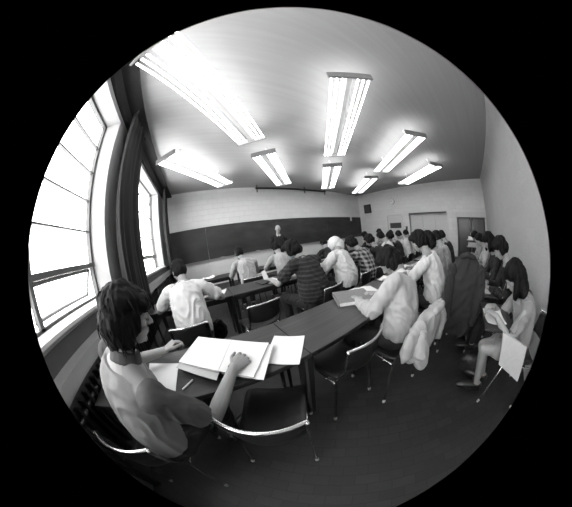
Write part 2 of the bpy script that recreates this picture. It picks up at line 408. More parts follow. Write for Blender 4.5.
# map rail under the ceiling
mr = thing('map_rail', 'dark horizontal map rail on brackets hung below the ceiling over the chalkboard', 'rail', (0, 6.2, 0))
obj('rail_bar', Acc().limb([(3.55, 0, 3.47), (7.2, 0, 3.47)], 0.042), M_BLACKMET, mr)
for x in (3.58, 5.9, 7.15):
    obj('bracket', Acc().box((x - 0.015, -0.02, 3.30), (x + 0.015, 0.02, H - 0.001)), M_BLACKMET, mr)
# loudspeaker grille, clock, switches
sp = thing('wall_speaker', 'dark square louvred grille high on the door wall near the chalkboard', 'speaker', (W, 5.83, 2.64))
obj('speaker_box', Acc().box((-0.10, -0.24, -0.27), (-0.001, 0.24, 0.27)), M_BLACKMET, sp, bevel=0.006)
a = Acc()
for i in range(9): a.box((-0.112, -0.21, -0.235 + i * 0.054), (-0.10, 0.21, -0.235 + i * 0.054 + 0.02))
obj('grille', a, M_FRAME, sp)
ck = thing('wall_clock', 'round pale wall clock above the door', 'clock', (W, 4.09, 2.87))
a = Acc().rings([((-0.001, 0, 0), (0, 0.17, 0), (0, 0, 0.17)), ((-0.05, 0, 0), (0, 0.17, 0), (0, 0, 0.17)), ((-0.055, 0, 0), (0, 0.155, 0), (0, 0, 0.155))], 32)
obj('clock_case', a, M_LEDGE, ck)
obj('clock_face', Acc().rings([((-0.0555, 0, 0), (0, 0.15, 0), (0, 0, 0.15)), ((-0.058, 0, 0), (0, 0.15, 0), (0, 0, 0.15))], 32), M_PAPER, ck)
a = Acc(); a.box((-0.062, -0.006, 0), (-0.059, 0.006, 0.08)); a.box((-0.065, 0, -0.005), (-0.062, 0.11, 0.005)); obj('clock_hand', a, M_INK, ck)
sw = [('light_switch', 3.34, 1.35, 0.09, 'dark upright switch plate beside the pale door'), ('switch_box', 3.33, 1.16, 0.05, 'small dark square call box below the switch plate')]
for n_, y, z, h, lb in sw:
    tag(obj(n_, Acc().box((W - 0.03, y - 0.06, z - h), (W - 0.001, y + 0.06, z + h)), M_BLACKMET, bevel=0.004), lb, 'switch')

# radiator cover along the window wall
rc = thing('radiator', 'long pale radiator cover running low along the window wall', 'radiator', (0, 0, 0))
a = Acc()
a.add([(0.013, B + 0.02, 0.97), (0.09, B + 0.02, 0.945), (0.10, B + 0.02, 0.87), (0.10, B + 0.02, 0.855), (0.013, B + 0.02, 0.855),
       (0.013, L - 0.02, 0.97), (0.09, L - 0.02, 0.945), (0.10, L - 0.02, 0.87), (0.10, L - 0.02, 0.855), (0.013, L - 0.02, 0.855)],
      [(0, 1, 2, 3, 4), (9, 8, 7, 6, 5), (0, 5, 6, 1), (1, 6, 7, 2), (2, 7, 8, 3), (3, 8, 9, 4), (4, 9, 5, 0)])
obj('cover', a, M_LEDGE, rc)
a = Acc()
for i in range(96):
    y = B + 0.1 + i * 0.079; a.box((0.02, y, 0.30), (0.09, y + 0.02, 0.79))
a.limb([(0.055, B + 0.05, 0.35), (0.055, L - 0.05, 0.35)], 0.02); a.limb([(0.055, B + 0.05, 0.72), (0.055, L - 0.05, 0.72)], 0.02)
obj('fins', a, M_BLACKMET, rc)
for y in (-1.1, 0.4, 1.9, 3.4, 4.9, 6.4): obj('support', Acc().box((0.013, y, 0), (0.095, y + 0.03, 0.86)), M_BLACKMET, rc)

# curtains
def curtain(y0, y1, label, seed):
    rnd = random.Random(seed)
    n = int((y1 - y0) / 0.012); xs = []
    ph = 0
    a = Acc(); zs = [3.40, 3.2, 2.6, 1.9, 1.3, 0.9, 0.62]
    vs = []; fs = []
    for j, z in enumerate(zs):
        for i in range(n + 1):
            u = i / n; y = y0 + (y1 - y0) * u
            x = 0.17 + 0.045 * math.sin(u * (y1 - y0) * 52 + 1.3 * math.sin(u * 9 + seed)) * (0.6 + 0.4 * math.sin(u * 17 + seed)) + 0.012 * math.sin(z * 2 + u * 30)
            vs.append((x, y, z))
    m = n + 1
    for j in range(len(zs) - 1):
        for i in range(n): fs.append((j * m + i, j * m + i + 1, (j + 1) * m + i + 1, (j + 1) * m + i))
    o = obj('curtain', Acc().add(vs, fs), M_CURT, smooth=True)
    s = o.modifiers.new('thick', 'SOLIDIFY'); s.thickness = 0.008
    return tag(o, label, 'curtain', 'dark pleated curtains beside the windows')
curtain(1.83, 2.68, 'dark pleated curtain bunched on the pier between the two windows', 1)
curtain(5.10, 5.75, 'dark pleated curtain in the corner beside the chalkboard', 2)
cp = obj('curtain_pelmet', Acc().box((0.001, B + 0.02, 3.30), (0.05, L - 0.02, 3.60)).box((0.05, B + 0.02, 3.50), (0.26, L - 0.02, 3.53)), M_CURT)
tag(cp, 'dark curtain pelmet and track running along the top of the window wall', 'pelmet')

# ------------------------------------------------------------------ ceiling lights
def light_proto():
    t = thing('fluorescent_light', '', 'ceiling light')
    Ln = 2.48
    a = Acc(); a.box((-0.04, 0.02, -0.005), (0.04, Ln - 0.02, 0.07))
    obj('housing', a, M_SILL, t)
    for y in (0.0, Ln):
        s = -1 if y == 0 else 1
        obj('end_cap', Acc().box((-0.275, min(y, y + s * 0.03), -0.045), (0.275, max(y, y + s * 0.03), 0.065)), M_LEDGE if s > 0 else M_MID, t, bevel=0.004)
    for x in (-0.235, -0.165, -0.095, 0.095, 0.165, 0.235):
        tb = obj('tube', Acc().limb([(x, 0.03, -0.02), (x, Ln - 0.03, -0.02)], 0.013, n=10, caps=False), M_TUBE, t, smooth=True)
    for y in (0.4, Ln - 0.4): obj('hanger', Acc().limb([(0, y, 0.06), (0, y, 0.335)], 0.012, n=8).limb([(0, y, 0.32), (0, y, 0.335)], 0.04, n=12), M_SILL, t)
    return t
lp = light_proto()
spots = [
    (0.43, 0.85, 2.12, 2.80, 'huge fluorescent ceiling fixture nearest the window corner above the young man'),
    (2.72, 0.72, 4.45, 2.82, 'large fluorescent ceiling fixture overhead, second from the windows in the near row'),
    (5.00, 0.67, 6.88, 2.80, 'fluorescent ceiling fixture third from the windows in the near row'),
    (7.42, 0.68, 9.30, 2.85, 'fluorescent ceiling fixture of the near row closest to the door wall'),
    (0.46, 3.50, 2.15, 5.58, 'fluorescent ceiling fixture by the far window, close to the chalkboard wall'),
    (2.72, 3.47, 4.50, 5.64, 'fluorescent ceiling fixture above the standing man'),
    (5.00, 3.46, 6.90, 5.70, 'fluorescent ceiling fixture at the middle of the chalkboard row, beside the rail end'),
    (7.27, 3.45, 9.20, 5.70, 'small far fluorescent fixture nearest the speaker grille corner')]
for i, (x0, y0, x1, y1, lb) in enumerate(spots):
    rz = math.atan2(-(x1 - x0), (y1 - y0))
    o = lp if i == 0 else dup(lp, (0, 0, 0), 0)
    x0, x1 = 1.074 + (x0 - 1.074) * 0.9, 1.074 + (x1 - 1.074) * 0.9; y0 *= 0.9; y1 *= 0.9
    o.location = (x0, y0, H - 0.345); o.rotation_euler = (0, 0, rz); o['label'] = lb; o['group'] = 'fluorescent ceiling fixtures'

# ------------------------------------------------------------------ tables
def table_proto(Lx=1.49, D=0.48):
    t = thing('training_table', '', 'table')
    obj('tabletop', Acc().box((0, 0, 0.712), (Lx, D, 0.74)), M_WOOD, t, bevel=0.004)
    a = Acc(); a.box((0.06, 0.05, 0.655), (Lx - 0.06, 0.07, 0.712)); a.box((0.06, D - 0.07, 0.655), (Lx - 0.06, D - 0.05, 0.712))
    obj('apron', a, M_LEG, t)
    for x in (0.035, Lx - 0.035):
        for y in (0.06, D - 0.06):
            a = Acc(); a.rings([((x, y, 0.715), (0.03, 0, 0), (0, 0.03, 0)), ((x, y, 0.0), (0.018, 0, 0), (0, 0.018, 0))], 4)
            a.v = [V(q) for q in a.v]
            obj('leg', a, M_LEG, t)
    return t
tp = table_proto()
tabs = []
r1 = ['dark wooden table at which the young man with open papers sits', 'dark wooden table carrying the grey binder, past the seam from the young man',
      'dark table in the near row in front of the white-shirted man', 'dark table in the near row in front of the woman in speckled trousers', 'last dark table of the near row towards the doors']
r2 = ['dark table by the windows where the man in the white shirt sits', 'dark table in the second row in front of an empty chair, with loose white papers',
      'dark table in the second row in front of the hooded person', 'dark table in the second row beyond the plaid shirt', 'far dark table in the second row towards the doors', 'last dark table of the second row']
r3 = ['dark table of the third row beside the far window', 'dark table of the third row before the short-haired man in a pale shirt', 'dark table of the third row near the standing man',
      'dark table of the third row behind the heads right of the hooded person', 'dark table of the third row towards the doors', 'last dark table of the third row']
k = 0
for ys, xs0, labs in ((0.62, 0.0, r1), (2.09, -0.09, r2), (3.48, 0.22, r3)):
    for i, lb in enumerate(labs):
        x = xs0 + 1.50 * i + (0.15 if ys > 3 else 0)
        if x < 0.14: 
            x = 0.14 if ys != 0.62 else 0.145
        o = tp if k == 0 else dup(tp, (0, 0, 0), 0); k += 1
        if i == 0 and x < 0.2 and ys < 3:      # first table of the row is cut short by the radiator
            o.scale = ((xs0 + 1.495 - x) / 1.49, 1, 1)
        o.location = (x, ys, 0); o['label'] = lb; o['group'] = 'dark classroom tables'

# ------------------------------------------------------------------ chairs
def chair_parts(t, tablet=False):
    seat = Acc(); n = 10; vs = []; fs = []
    for j in range(n + 1):
        for i in range(n + 1):
            u = i / n * 2 - 1; v = j / n * 2 - 1
            k = 1 - 0.10 * abs(v) ** 6 * abs(u) ** 2
            x = u * 0.185 * (1 + 0.06 * v) * k; y = v * 0.19
            z = 0.45 + 0.016 * u * u - 0.012 * max(0, v) ** 3 + 0.012 * max(0, -v) ** 3 - 0.008
            vs.append((x, y, z))
    for j in range(n):
        for i in range(n): q = j * (n + 1) + i; fs.append((q, q + 1, q + n + 2, q + n + 1))
    seat.add(vs, fs); o = obj('seat', seat, M_PLASTIC, t, smooth=True); s = o.modifiers.new('t', 'SOLIDIFY'); s.thickness = 0.014; s.offset = -1
    back = Acc(); vs = []; fs = []
    for j in range(n + 1):
        for i in range(n + 1):
            u = i / n * 2 - 1; v = j / n
            w = 0.180 * (1 - 0.08 * (abs(2 * v - 1)) ** 5)
            vs.append((u * w, -0.235 - 0.055 * (1 - u * u) - 0.03 * v, 0.560 + 0.200 * v - 0.01 * u * u * (1 if v > .5 else -1)))
    for j in range(n):
        for i in range(n): q = j * (n + 1) + i; fs.append((q, q + 1, q + n + 2, q + n + 1))
    back.add(vs, fs); o = obj('backrest', back, M_PLASTIC, t, smooth=True); s = o.modifiers.new('t', 'SOLIDIFY'); s.thickness = 0.012; s.offset = 0
    pts = [(0.182 * math.sin(q), -0.265 - 0.055 * math.cos(q) ** 2 , 0.763 - 0.010 * math.sin(q) ** 2) for q in [(-1 + i / 6) * PI / 2 for i in range(13)]]
    obj('back_rail', Acc().limb(pts, 0.010, n=8), M_CHROME, t, smooth=True)
    for sx in (-1, 1):
        f = obj('leg', Acc().limb([(sx * 0.17, 0.10, 0.432), (sx * 0.185, 0.165, 0.415), (sx * 0.215, 0.20, 0.012)], 0.0105, n=8), M_CHROME, t, smooth=True)
        obj('foot_cap', Acc().limb([(sx * 0.2145, 0.1995, 0.03), (sx * 0.2155, 0.2005, 0.012)], 0.014, n=8), M_CAPW, f, smooth=True)
        r = obj('leg', Acc().limb([(sx * 0.185, -0.272, 0.75), (sx * 0.185, -0.245, 0.58), (sx * 0.185, -0.19, 0.45), (sx * 0.215, -0.245, 0.012)], 0.0105, n=8), M_CHROME, t, smooth=True)
        obj('foot_cap', Acc().limb([(sx * 0.2147, -0.244, 0.03), (sx * 0.2155, -0.2455, 0.012)], 0.014, n=8), M_CAPW, r, smooth=True)
    a = Acc(); 
    for sx in (-1, 1): a.limb([(sx * 0.178, 0.12, 0.42), (sx * 0.183, -0.18, 0.42)], 0.009, n=8)
    a.limb([(-0.19, -0.1, 0.42), (0.19, -0.1, 0.42)], 0.009, n=8)
    obj('seat_frame', a, M_CHROME, t, smooth=True)
    if tablet:
        a = Acc(); a.box((-0.22, 0.20, 0.695), (0.30, 0.50, 0.711)); obj('writing_tablet', a, M_WOOD, t, bevel=0.004)
        obj('tablet_arm', Acc().limb([(0.20, -0.15, 0.44), (0.26, 0.0, 0.60), (0.26, 0.12, 0.684), (0.22, 0.38, 0.684)], 0.012, n=8), M_CHROME, t, smooth=True)
CH = thing('classroom_chair', '', 'chair'); chair_parts(CH)
TC = thing('tablet_chair', '', 'chair'); chair_parts(TC, True)
used = {'c': False, 't': False}
def chair(x, y, az, label, tablet=False, group='steel-tube classroom chairs'):
    key = 't' if tablet else 'c'; src = TC if tablet else CH
    o = src if not used[key] else dup(src, (0, 0, 0), 0)
    used[key] = True
    o.location = (x, y, 0); o.rotation_euler = (0, 0, -math.radians(az)); o['label'] = label
    o['group'] = group
    return o

# ------------------------------------------------------------------ people
def fr(az): a = math.radians(az); return V((math.sin(a), math.cos(a), 0)), V((math.cos(a), -math.sin(a), 0))

def ik(a, t, l1, l2, pole):
    a, t, pole = V(a), V(t), V(pole); d = t - a; D = d.length
    if D > (l1 + l2) * 0.999: t = a + d * ((l1 + l2) * 0.999 / D); d = t - a; D = d.length
    D = max(D, abs(l1 - l2) + 0.01)
    u = d.normalized(); c = (l1 * l1 + D * D - l2 * l2) / (2 * D); h = math.sqrt(max(l1 * l1 - c * c, 0))
    p = pole - u * pole.dot(u)
    if p.length < 1e-4: p = V((0, 0, -1)) - u * (-u.z)
    return a + u * c + p.normalized() * h, t

def hand(acc, w, d, nrm, side, curl=0.5, s=1.0, n=8, spread=1.0, curls=None):
    """w wrist, d fingers direction, nrm back of the hand, side = towards the thumb"""
    d = V(d).normalized(); nrm = V(nrm); nrm = (nrm - d * nrm.dot(d)).normalized(); lat = d.cross(nrm).normalized()
    if lat.dot(V(side)) < 0: lat = -lat
    w = V(w)
    acc.rings([(w - d * 0.015 * s, lat * 0.026 * s, nrm * 0.019 * s), (w + d * 0.02 * s, lat * 0.033 * s, nrm * 0.018 * s), (w + d * 0.06 * s, lat * 0.041 * s, nrm * 0.015 * s), (w + d * 0.09 * s, lat * 0.039 * s, nrm * 0.011 * s)], 12)
    for i, (off, ln, r) in enumerate(((0.030, 0.072, 0.0088), (0.010, 0.080, 0.0092), (-0.011, 0.074, 0.0086), (-0.030, 0.058, 0.0076))):
        c = (curls[i] if curls else curl) * (1 + 0.08 * i)
        p = w + d * (0.082 - 0.004 * abs(i - 1)) * s + lat * off * s; pts = [p - d * 0.02 * s, p]
        dd = (d + lat * 0.10 * spread * (1.5 - i)).normalized()
        for kk, fr_ in enumerate((0.45, 0.31, 0.24)):
            dd = (Quaternion(dd.cross(-nrm).normalized(), c * (0.75 if kk == 0 else 0.9)) @ dd)
            p = p + dd * ln * fr_ * s; pts.append(p)
        acc.limb(pts, [r * 1.05 * s, r * 1.05 * s, r * s, r * 0.92 * s, r * 0.78 * s], n)
    p0 = w + d * 0.022 * s + lat * 0.022 * s; t1 = (d * 0.75 + lat * 0.62 - nrm * 0.25).normalized(); t2 = (d * 0.95 + lat * 0.25 - nrm * 0.25).normalized()
    acc.limb([p0, p0 + t1 * 0.042 * s, p0 + t1 * 0.042 * s + t2 * 0.032 * s, p0 + t1 * 0.042 * s + t2 * 0.055 * s], [0.0135 * s, 0.0105 * s, 0.0095 * s, 0.0075 * s], n)

def head_geo(acc, Hc, R, s=1.0, fine=False):
    def P(x, y, z): return Hc + R @ V((x * s, y * s, z * s))
    def E(c, r, rot=None):
        M = R @ rot if rot else R
        acc.ell(P(*c), (r[0] * s, r[1] * s, r[2] * s), M, n=20)
    E((0, -0.012, 0.034), (0.074, 0.094, 0.086))
    E((0, 0.022, 0.0), (0.064, 0.068, 0.085))
    E((0, 0.030, -0.052), (0.053, 0.056, 0.058))
    E((0, 0.046, -0.078), (0.034, 0.036, 0.032))
    E((0, 0.070, -0.094), (0.017, 0.014, 0.015))
    E((0, 0.074, 0.040), (0.046, 0.020, 0.034))
    acc.limb([P(-0.042, 0.070, 0.022), P(-0.018, 0.086, 0.020), P(0.018, 0.086, 0.020), P(0.042, 0.070, 0.022)], [0.009 * s, 0.010 * s, 0.010 * s, 0.009 * s], 10)
    for sx in (-1, 1):
        E((sx * 0.042, 0.058, -0.022), (0.021, 0.020, 0.018))
        E((sx * 0.077, -0.008, -0.008), (0.008, 0.019, 0.032), Matrix.Rotation(-0.2, 3, 'X'))
        E((sx * 0.010, 0.098, -0.032), (0.0085, 0.010, 0.008))
    acc.limb([P(0, 0.086, 0.016), P(0, 0.098, -0.006), P(0, 0.113, -0.028)], [0.009 * s, 0.0095 * s, 0.0105 * s], 10)
    acc.limb([P(-0.018, 0.079, -0.056), P(0, 0.090, -0.053), P(0.018, 0.079, -0.056)], [0.0055 * s, 0.008 * s, 0.0055 * s], 8)
    acc.limb([P(-0.016, 0.078, -0.067), P(0, 0.087, -0.068), P(0.016, 0.078, -0.067)], [0.006 * s, 0.008 * s, 0.006 * s], 8)

def hair_geo(style, Hc, R, s=1.0):
    a = Acc()
    def P(x, y, z): return Hc + R @ V((x * s, y * s, z * s))
    def E(c, r, rot=None): a.ell(P(*c), (r[0] * s, r[1] * s, r[2] * s), (R @ rot) if rot else R, n=18)
    if style == 'short':
        E((0, -0.014, 0.056), (0.083, 0.100, 0.077)); E((0, -0.040, 0.0), (0.083, 0.076, 0.085))
        for sx in (-1, 1): E((sx * 0.070, 0.004, 0.005), (0.016, 0.034, 0.046))
    elif style == 'bushy':
        E((0, -0.014, 0.058), (0.090, 0.106, 0.082)); E((0, -0.044, -0.01), (0.090, 0.078, 0.094))
        for sx in (-1, 1): E((sx * 0.078, 0.010, -0.002), (0.024, 0.045, 0.066))
        E((0, 0.070, 0.078), (0.062, 0.035, 0.034))
    elif style == 'mop':
        E((0, -0.012, 0.052), (0.094, 0.108, 0.086)); E((0, -0.048, -0.012), (0.094, 0.082, 0.096))
        E((0.0, -0.066, -0.075), (0.066, 0.042, 0.042)); E((0.01, -0.082, -0.105), (0.045, 0.022, 0.022))
        for sx in (-1, 1):
            E((sx * 0.074, 0.004, 0.0), (0.020, 0.050, 0.062)); E((sx * 0.068, -0.026, -0.06), (0.020, 0.040, 0.045))
            E((sx * 0.045, 0.070, 0.058), (0.040, 0.032, 0.036))
        E((0, 0.082, 0.066), (0.056, 0.028, 0.034))
    elif style == 'long':
        E((0, -0.012, 0.054), (0.098, 0.110, 0.088)); E((0, -0.046, -0.02), (0.112, 0.088, 0.115))
        for sx in (-1, 1): E((sx * 0.085, -0.02, -0.09), (0.045, 0.07, 0.09))
        z = V((0, 0, -1)); back = R @ V((0, -1, 0)); lat = R @ V((1, 0, 0)); fw_ = R @ V((0, 1, 0))
        c0 = P(0, -0.05, -0.03)
        a.rings([(c0, lat * 0.098, back * 0.07), (c0 + z * 0.07 + back * 0.015, lat * 0.14, back * 0.068), (c0 + z * 0.11 + back * 0.03, lat * 0.165, back * 0.06), (c0 + z * 0.14 + back * 0.03, lat * 0.14, back * 0.045)], 18)
        for sx in (-1, 1):
            q = P(sx * 0.083, 0.0, 0.01)
            a.limb([q, q + z * 0.06 + lat * sx * 0.012, q + z * 0.10 + lat * sx * 0.022, q + z * 0.13 + lat * sx * 0.02], [0.034, 0.036, 0.034, 0.024], 10)
    elif style == 'hood':
        E((0, -0.020, 0.030), (0.102, 0.118, 0.105)); E((0, -0.035, -0.03), (0.104, 0.105, 0.105)); E((0, -0.02, -0.08), (0.095, 0.085, 0.07))
    elif style == 'bald':
        for sx in (-1, 1): E((sx * 0.068, -0.03, -0.005), (0.016, 0.050, 0.036))
        E((0, -0.082, -0.01), (0.06, 0.026, 0.04))
    return a

def hair_disp(amp, f):
    def d(c):
        q = V((c.x * f, c.y * f, c.z * f * 0.3))
        return amp * (noise.noise(q) + 0.6 * noise.noise(q * 2.3))
    return d
def cloth_disp(amp, f=9):
    def d(c):
        q = V((c.x * f, c.y * f, c.z * f * 0.6)); w = noise.noise(q * 0.5)
        return amp * ((1 - abs(noise.noise(q + V((w, w, w)) * 2.5)) * 2.6) + 0.5 * (1 - abs(noise.noise(q * 2.1 + V((w, 5, w)))) * 2) - 0.9)
    return d

def person(label, x, y, az, neck, head, face=(0, -30, 0), wr=None, wl=None, hz=0.53, pose='sit', s=1.0, shirt=None, sleeve='long',
           trousers=M_DENIM, hair='short', hmat=M_HAIR, lod=1, skin=M_SKIN, loose=0.0, hands=None, feet=None, knees=None, skirt=False,
           sleevemat=None, collar=None, group='students', elb=None, arm=1.0, twist=0, pleg=True, cat='person', shw=0.178, ear=True):
    """neck, head, wr, wl, feet in world coordinates; az = facing (0 = towards the chalkboard, 90 = towards the doors)"""
    root = thing('person', label, cat, (x, y, 0), -math.radians(az), group)
    f, r = fr(az)
    def loc(p): p = V(p) - V((x, y, 0)); return V((p.dot(r), p.dot(f), p.z))
    N = loc(neck); Hc = loc(head)
    P0 = V((0, 0, hz)); up0 = (N - P0)
    ctrl = P0 + V((0, -0.02, up0.length * 0.5))
    def sp(t): return P0 * (1 - t) ** 2 + ctrl * 2 * t * (1 - t) + N * t * t
    def tg(t): return ((ctrl - P0) * (1 - t) + (N - ctrl) * t).normalized()
    lt = Matrix.Rotation(-math.radians(twist), 3, 'Z')
    prof = [(-0.10, .120, .095), (0.03, .158, .112), (0.18, .152, .108), (0.34, .142, .102), (0.52, .150, .108), (0.70, .160, .114), (0.84, .158, .102), (0.93, .125, .080), (1.0, .062, .056)]
    def torso(acc, infl, t0=-0.2, t1=1.01, extra=0.0, n=20):
        rs = []
        for t, a, b in prof:
            if t < t0 or t > t1: continue
            c = sp(max(t, 0)) + (tg(0) * (t * up0.length) if t < 0 else V((0, 0, 0)))
            T = tg(max(t, 0)); X = lt @ V((1, 0, 0)) if t > 0.4 else V((1, 0, 0)); X = (X - T * X.dot(T)).normalized(); Y = T.cross(X)
            e = infl + extra * max(0, 1 - abs(t - 0.3) / 0.4)
            rs.append((c, X * (a * s + e), Y * (b * s + e)))
        acc.rings(rs, n)
        return rs
    Ts = tg(0.86); X = lt @ V((1, 0, 0)); X = (X - Ts * X.dot(Ts)).normalized(); cs = sp(0.86)
    SR, SL = cs + X * shw * s, cs - X * shw * s
    l1, l2 = 0.285 * s * arm, 0.255 * s * arm
    arms = []
    for i, (S, wt) in enumerate(((SR, wr), (SL, wl))):
        sx = 1 if i == 0 else -1
        T = loc(wt) if wt is not None else S + V((sx * 0.02, 0.16, -0.40))
        pole = V((sx * 0.55, -0.35, -0.8)) if not (elb and elb[i]) else (loc(elb[i]) - S)
        E_, T = ik(S, T, l1, l2, pole); arms.append((S, E_, T, sx))
    legs = []
    for i in (0, 1):
        sx = 1 if i == 0 else -1
        hip = V((sx * 0.092 * s, 0.0, hz - 0.02))
        if feet and feet[i]: A = loc(feet[i]) + V((0, 0, 0.085))
        elif pose == 'sit': A = V((sx * 0.10, 0.40, 0.085))
        else: A = V((sx * 0.10, 0.0, 0.085))
        Lt, Ls = (0.43 * s, 0.41 * s) if pose == 'sit' else (0.44 * s, 0.43 * s)
        pole = V((sx * 0.1, 0.6, 0.8)) if not (knees and knees[i]) else loc(knees[i]) - hip
        K, A = ik(hip, A, Lt, Ls, pole); legs.append((hip, K, A, sx))
    # head rotation (local axes): yaw, pitch, roll
    Rh = Matrix.Rotation(-math.radians(face[0]), 3, 'Z') @ Matrix.Rotation(math.radians(face[1]), 3, 'X') @ Matrix.Rotation(math.radians(face[2]), 3, 'Y')
    def core(acc, infl=0.0, part='all'):
        if part in ('all', 'torso'): torso(acc, infl)
    body = Acc(); torso(body, -0.004)
    for S, E_, T, sx in arms:
        ct = sp(0.90)
        body.limb([ct + V((0, 0, 0.03)), S], [0.05 * s, 0.046 * s], 12)
        body.limb([S, S.lerp(E_, .5), E_], [0.050 * s, 0.044 * s, 0.037 * s], 12)
        m = E_.lerp(T, .3); body.limb([E_, m, T], [0.037 * s, 0.039 * s, 0.025 * s], 12)
    if pleg:
        for hip, K, A, sx in legs:
            body.limb([hip, hip.lerp(K, .5), K], [0.078 * s, 0.070 * s, 0.050 * s], 14)
            body.limb([K, K.lerp(A, .3), A], [0.050 * s, 0.053 * s, 0.034 * s], 14)
            fd = V((sx * 0.15, 1, 0)).normalized(); body.limb([A + V((0, 0, -0.02)) - fd * 0.03, A + fd * 0.06 + V((0, 0, -0.045)), A + fd * 0.14 + V((0, 0, -0.055))], [0.034, 0.03, 0.022], 10)
    body.limb([N - tg(1) * 0.03, Hc + Rh @ V((0, -0.028, -0.065)) * 1.0], [0.056 * s, 0.052 * s], 14)
    head_geo(body, Hc, Rh, s)
    vox = {0: 0.0042, 1: 0.009, 2: 0.014}[lod]
    me = remesh(body, vox, 5 if lod == 0 else 3, name='body')
    # hands, remeshed finer and joined to the body
    hs = Acc()
    for i, (S, E_, T, sx) in enumerate(arms):
        d = (T - E_).normalized()
        if hands and hands[i]:
            hd, hn, hsd, cu, cus = hands[i]
            q = lambda w_: V((V(w_).dot(r), V(w_).dot(f), V(w_).z))
            hand(hs, T, q(hd), q(hn), q(hsd), cu, s, curls=cus)
        else:
            d2 = V((d.x * 0.7 - sx * 0.25, d.y + 0.2, d.z * 0.4 - 0.1)); hand(hs, T, d2, (0, 0, 1), (-sx, 0.2, 0), 0.55, s)
    hm = remesh(hs, {0: 0.0026, 1: 0.004, 2: 0.006}[lod], 1)
    bm = bmesh.new(); bm.from_mesh(me); bm.from_mesh(hm)
    for fc in bm.faces: fc.smooth = True
    bm.to_mesh(me); bm.free(); bpy.data.meshes.remove(hm)
    if lod < 2:
        ey = Acc()
        for sx in (-1, 1):
            ey.ell(Hc + Rh @ V((sx * 0.031 * s, 0.0795 * s, 0.0015 * s)), (0.0125 * s, 0.009 * s, 0.0062 * s), Rh, n=12, mi=1)
            ey.ell(Hc + Rh @ V((sx * 0.031 * s, 0.0855 * s, 0.0015 * s)), (0.0052 * s, 0.004 * s, 0.0052 * s), Rh, n=10, mi=2)
            ey.limb([Hc + Rh @ V((sx * 0.014 * s, 0.094 * s, 0.022 * s)), Hc + Rh @ V((sx * 0.032 * s, 0.089 * s, 0.027 * s)), Hc + Rh @ V((sx * 0.048 * s, 0.075 * s, 0.022 * s))], [0.003 * s, 0.0036 * s, 0.002 * s], 6, mi=2)
        me = join_mesh(me, ey)
    obj('body', me, [skin, M_EYEW, M_HAIR], root)
    # shirt
    sh = Acc(); rs = torso(sh, 0.012 + loose * 0.3, 0.0 if pose == 'sit' else -0.1, 0.95, extra=loose)
    sl = sh; sls = []
    for S, E_, T, sx in arms:
        ct = sp(0.90)
        sh.limb([ct + V((0, 0, 0.022)), S], [0.056 * s, (0.046 if sleevemat else 0.056) * s + loose * .3], 14)
        if sleevemat: sl = Acc(); sls.append(sl)
        if sleeve == 'short': sl.limb([S, S.lerp(E_, .45), S.lerp(E_, .78)], [0.060 * s, 0.062 * s + loose * .3, 0.060 * s + loose * .3], 14, caps=False); sl.ell(S, ((0.070 if sleevemat else 0.061) * s,) * 3)
        else:
            sl.limb([S, S.lerp(E_, .5), E_], [0.062 * s + loose * .3, 0.057 * s + loose * .4, 0.052 * s + loose * .4], 14)
            sl.limb([E_, E_.lerp(T, .45), E_.lerp(T, .95)], [0.052 * s + loose * .4, 0.048 * s + loose * .3, 0.036 * s + loose * .2], 14, caps=False)
            if sleeve == 'rolled': pass
    cv = {0: 0.006, 1: 0.009, 2: 0.014}[lod]
    obj('shirt', remesh(sh, cv, 4, cloth_disp(0.011 if lod else 0.006, 8), 'shirt'), shirt or M_LIGHT, root)
    for q in sls: obj('sleeve', remesh(q, cv, 3, cloth_disp(0.005), 'sleeve'), sleevemat, root)
    if collar:
        c = Acc(); c.limb([sp(0.955), sp(0.955) + (Hc - N).normalized() * 0.045], [0.074 * s, 0.066 * s], 16, caps=False)
        obj('collar', remesh(c, 0.006, 2), collar, root)
    if pleg:
        tr = Acc(); torso(tr, 0.010, -0.2, 0.2)
        ll = 0.97 if not skirt else 0.0
        for hip, K, A, sx in legs:
            if skirt:
                tr.limb([hip, hip.lerp(K, .62)], [0.094, 0.085], 14)
            else:
                tr.limb([hip, hip.lerp(K, .5), K], [0.094 * s, 0.084 * s, 0.066 * s], 14)
                tr.limb([K, K.lerp(A, .5), K.lerp(A, ll)], [0.066 * s, 0.062 * s, 0.060 * s], 14, caps=False)
        obj('skirt' if skirt else 'trousers', remesh(tr, cv, 3, cloth_disp(0.005), 'trousers'), trousers, root)
        for hip, K, A, sx in legs:
            fd = V((sx * 0.15, 1, 0)).normalized(); q = V((A.x, A.y, 0)); z0 = A.z - 0.085
            a = Acc(); a.limb([q - fd * 0.045 + V((0, 0, z0 + 0.045)), q + fd * 0.05 + V((0, 0, z0 + 0.045)), q + fd * 0.15 + V((0, 0, z0 + 0.036)), q + fd * 0.19 + V((0, 0, z0 + 0.03))], [0.042, 0.043, 0.036, 0.026], 14)
            a.box(q - fd * 0.02 + V((-0.04, -0.06, z0)), q - fd * 0.02 + V((0.04, 0.10, z0 + 0.03)))
            obj('shoe', remesh(a, 0.007, 2), M_SHOE, root)
    ha = hair_geo(hair, Hc, Rh, s)
    amp = {'short': 0.006, 'bushy': 0.013, 'mop': 0.008, 'long': 0.008, 'hood': 0.004, 'bald': 0.003}[hair]
    hme = remesh(ha, {0: 0.0035, 1: 0.007, 2: 0.011}[lod], 2, hair_disp(amp, 28), 'hair')
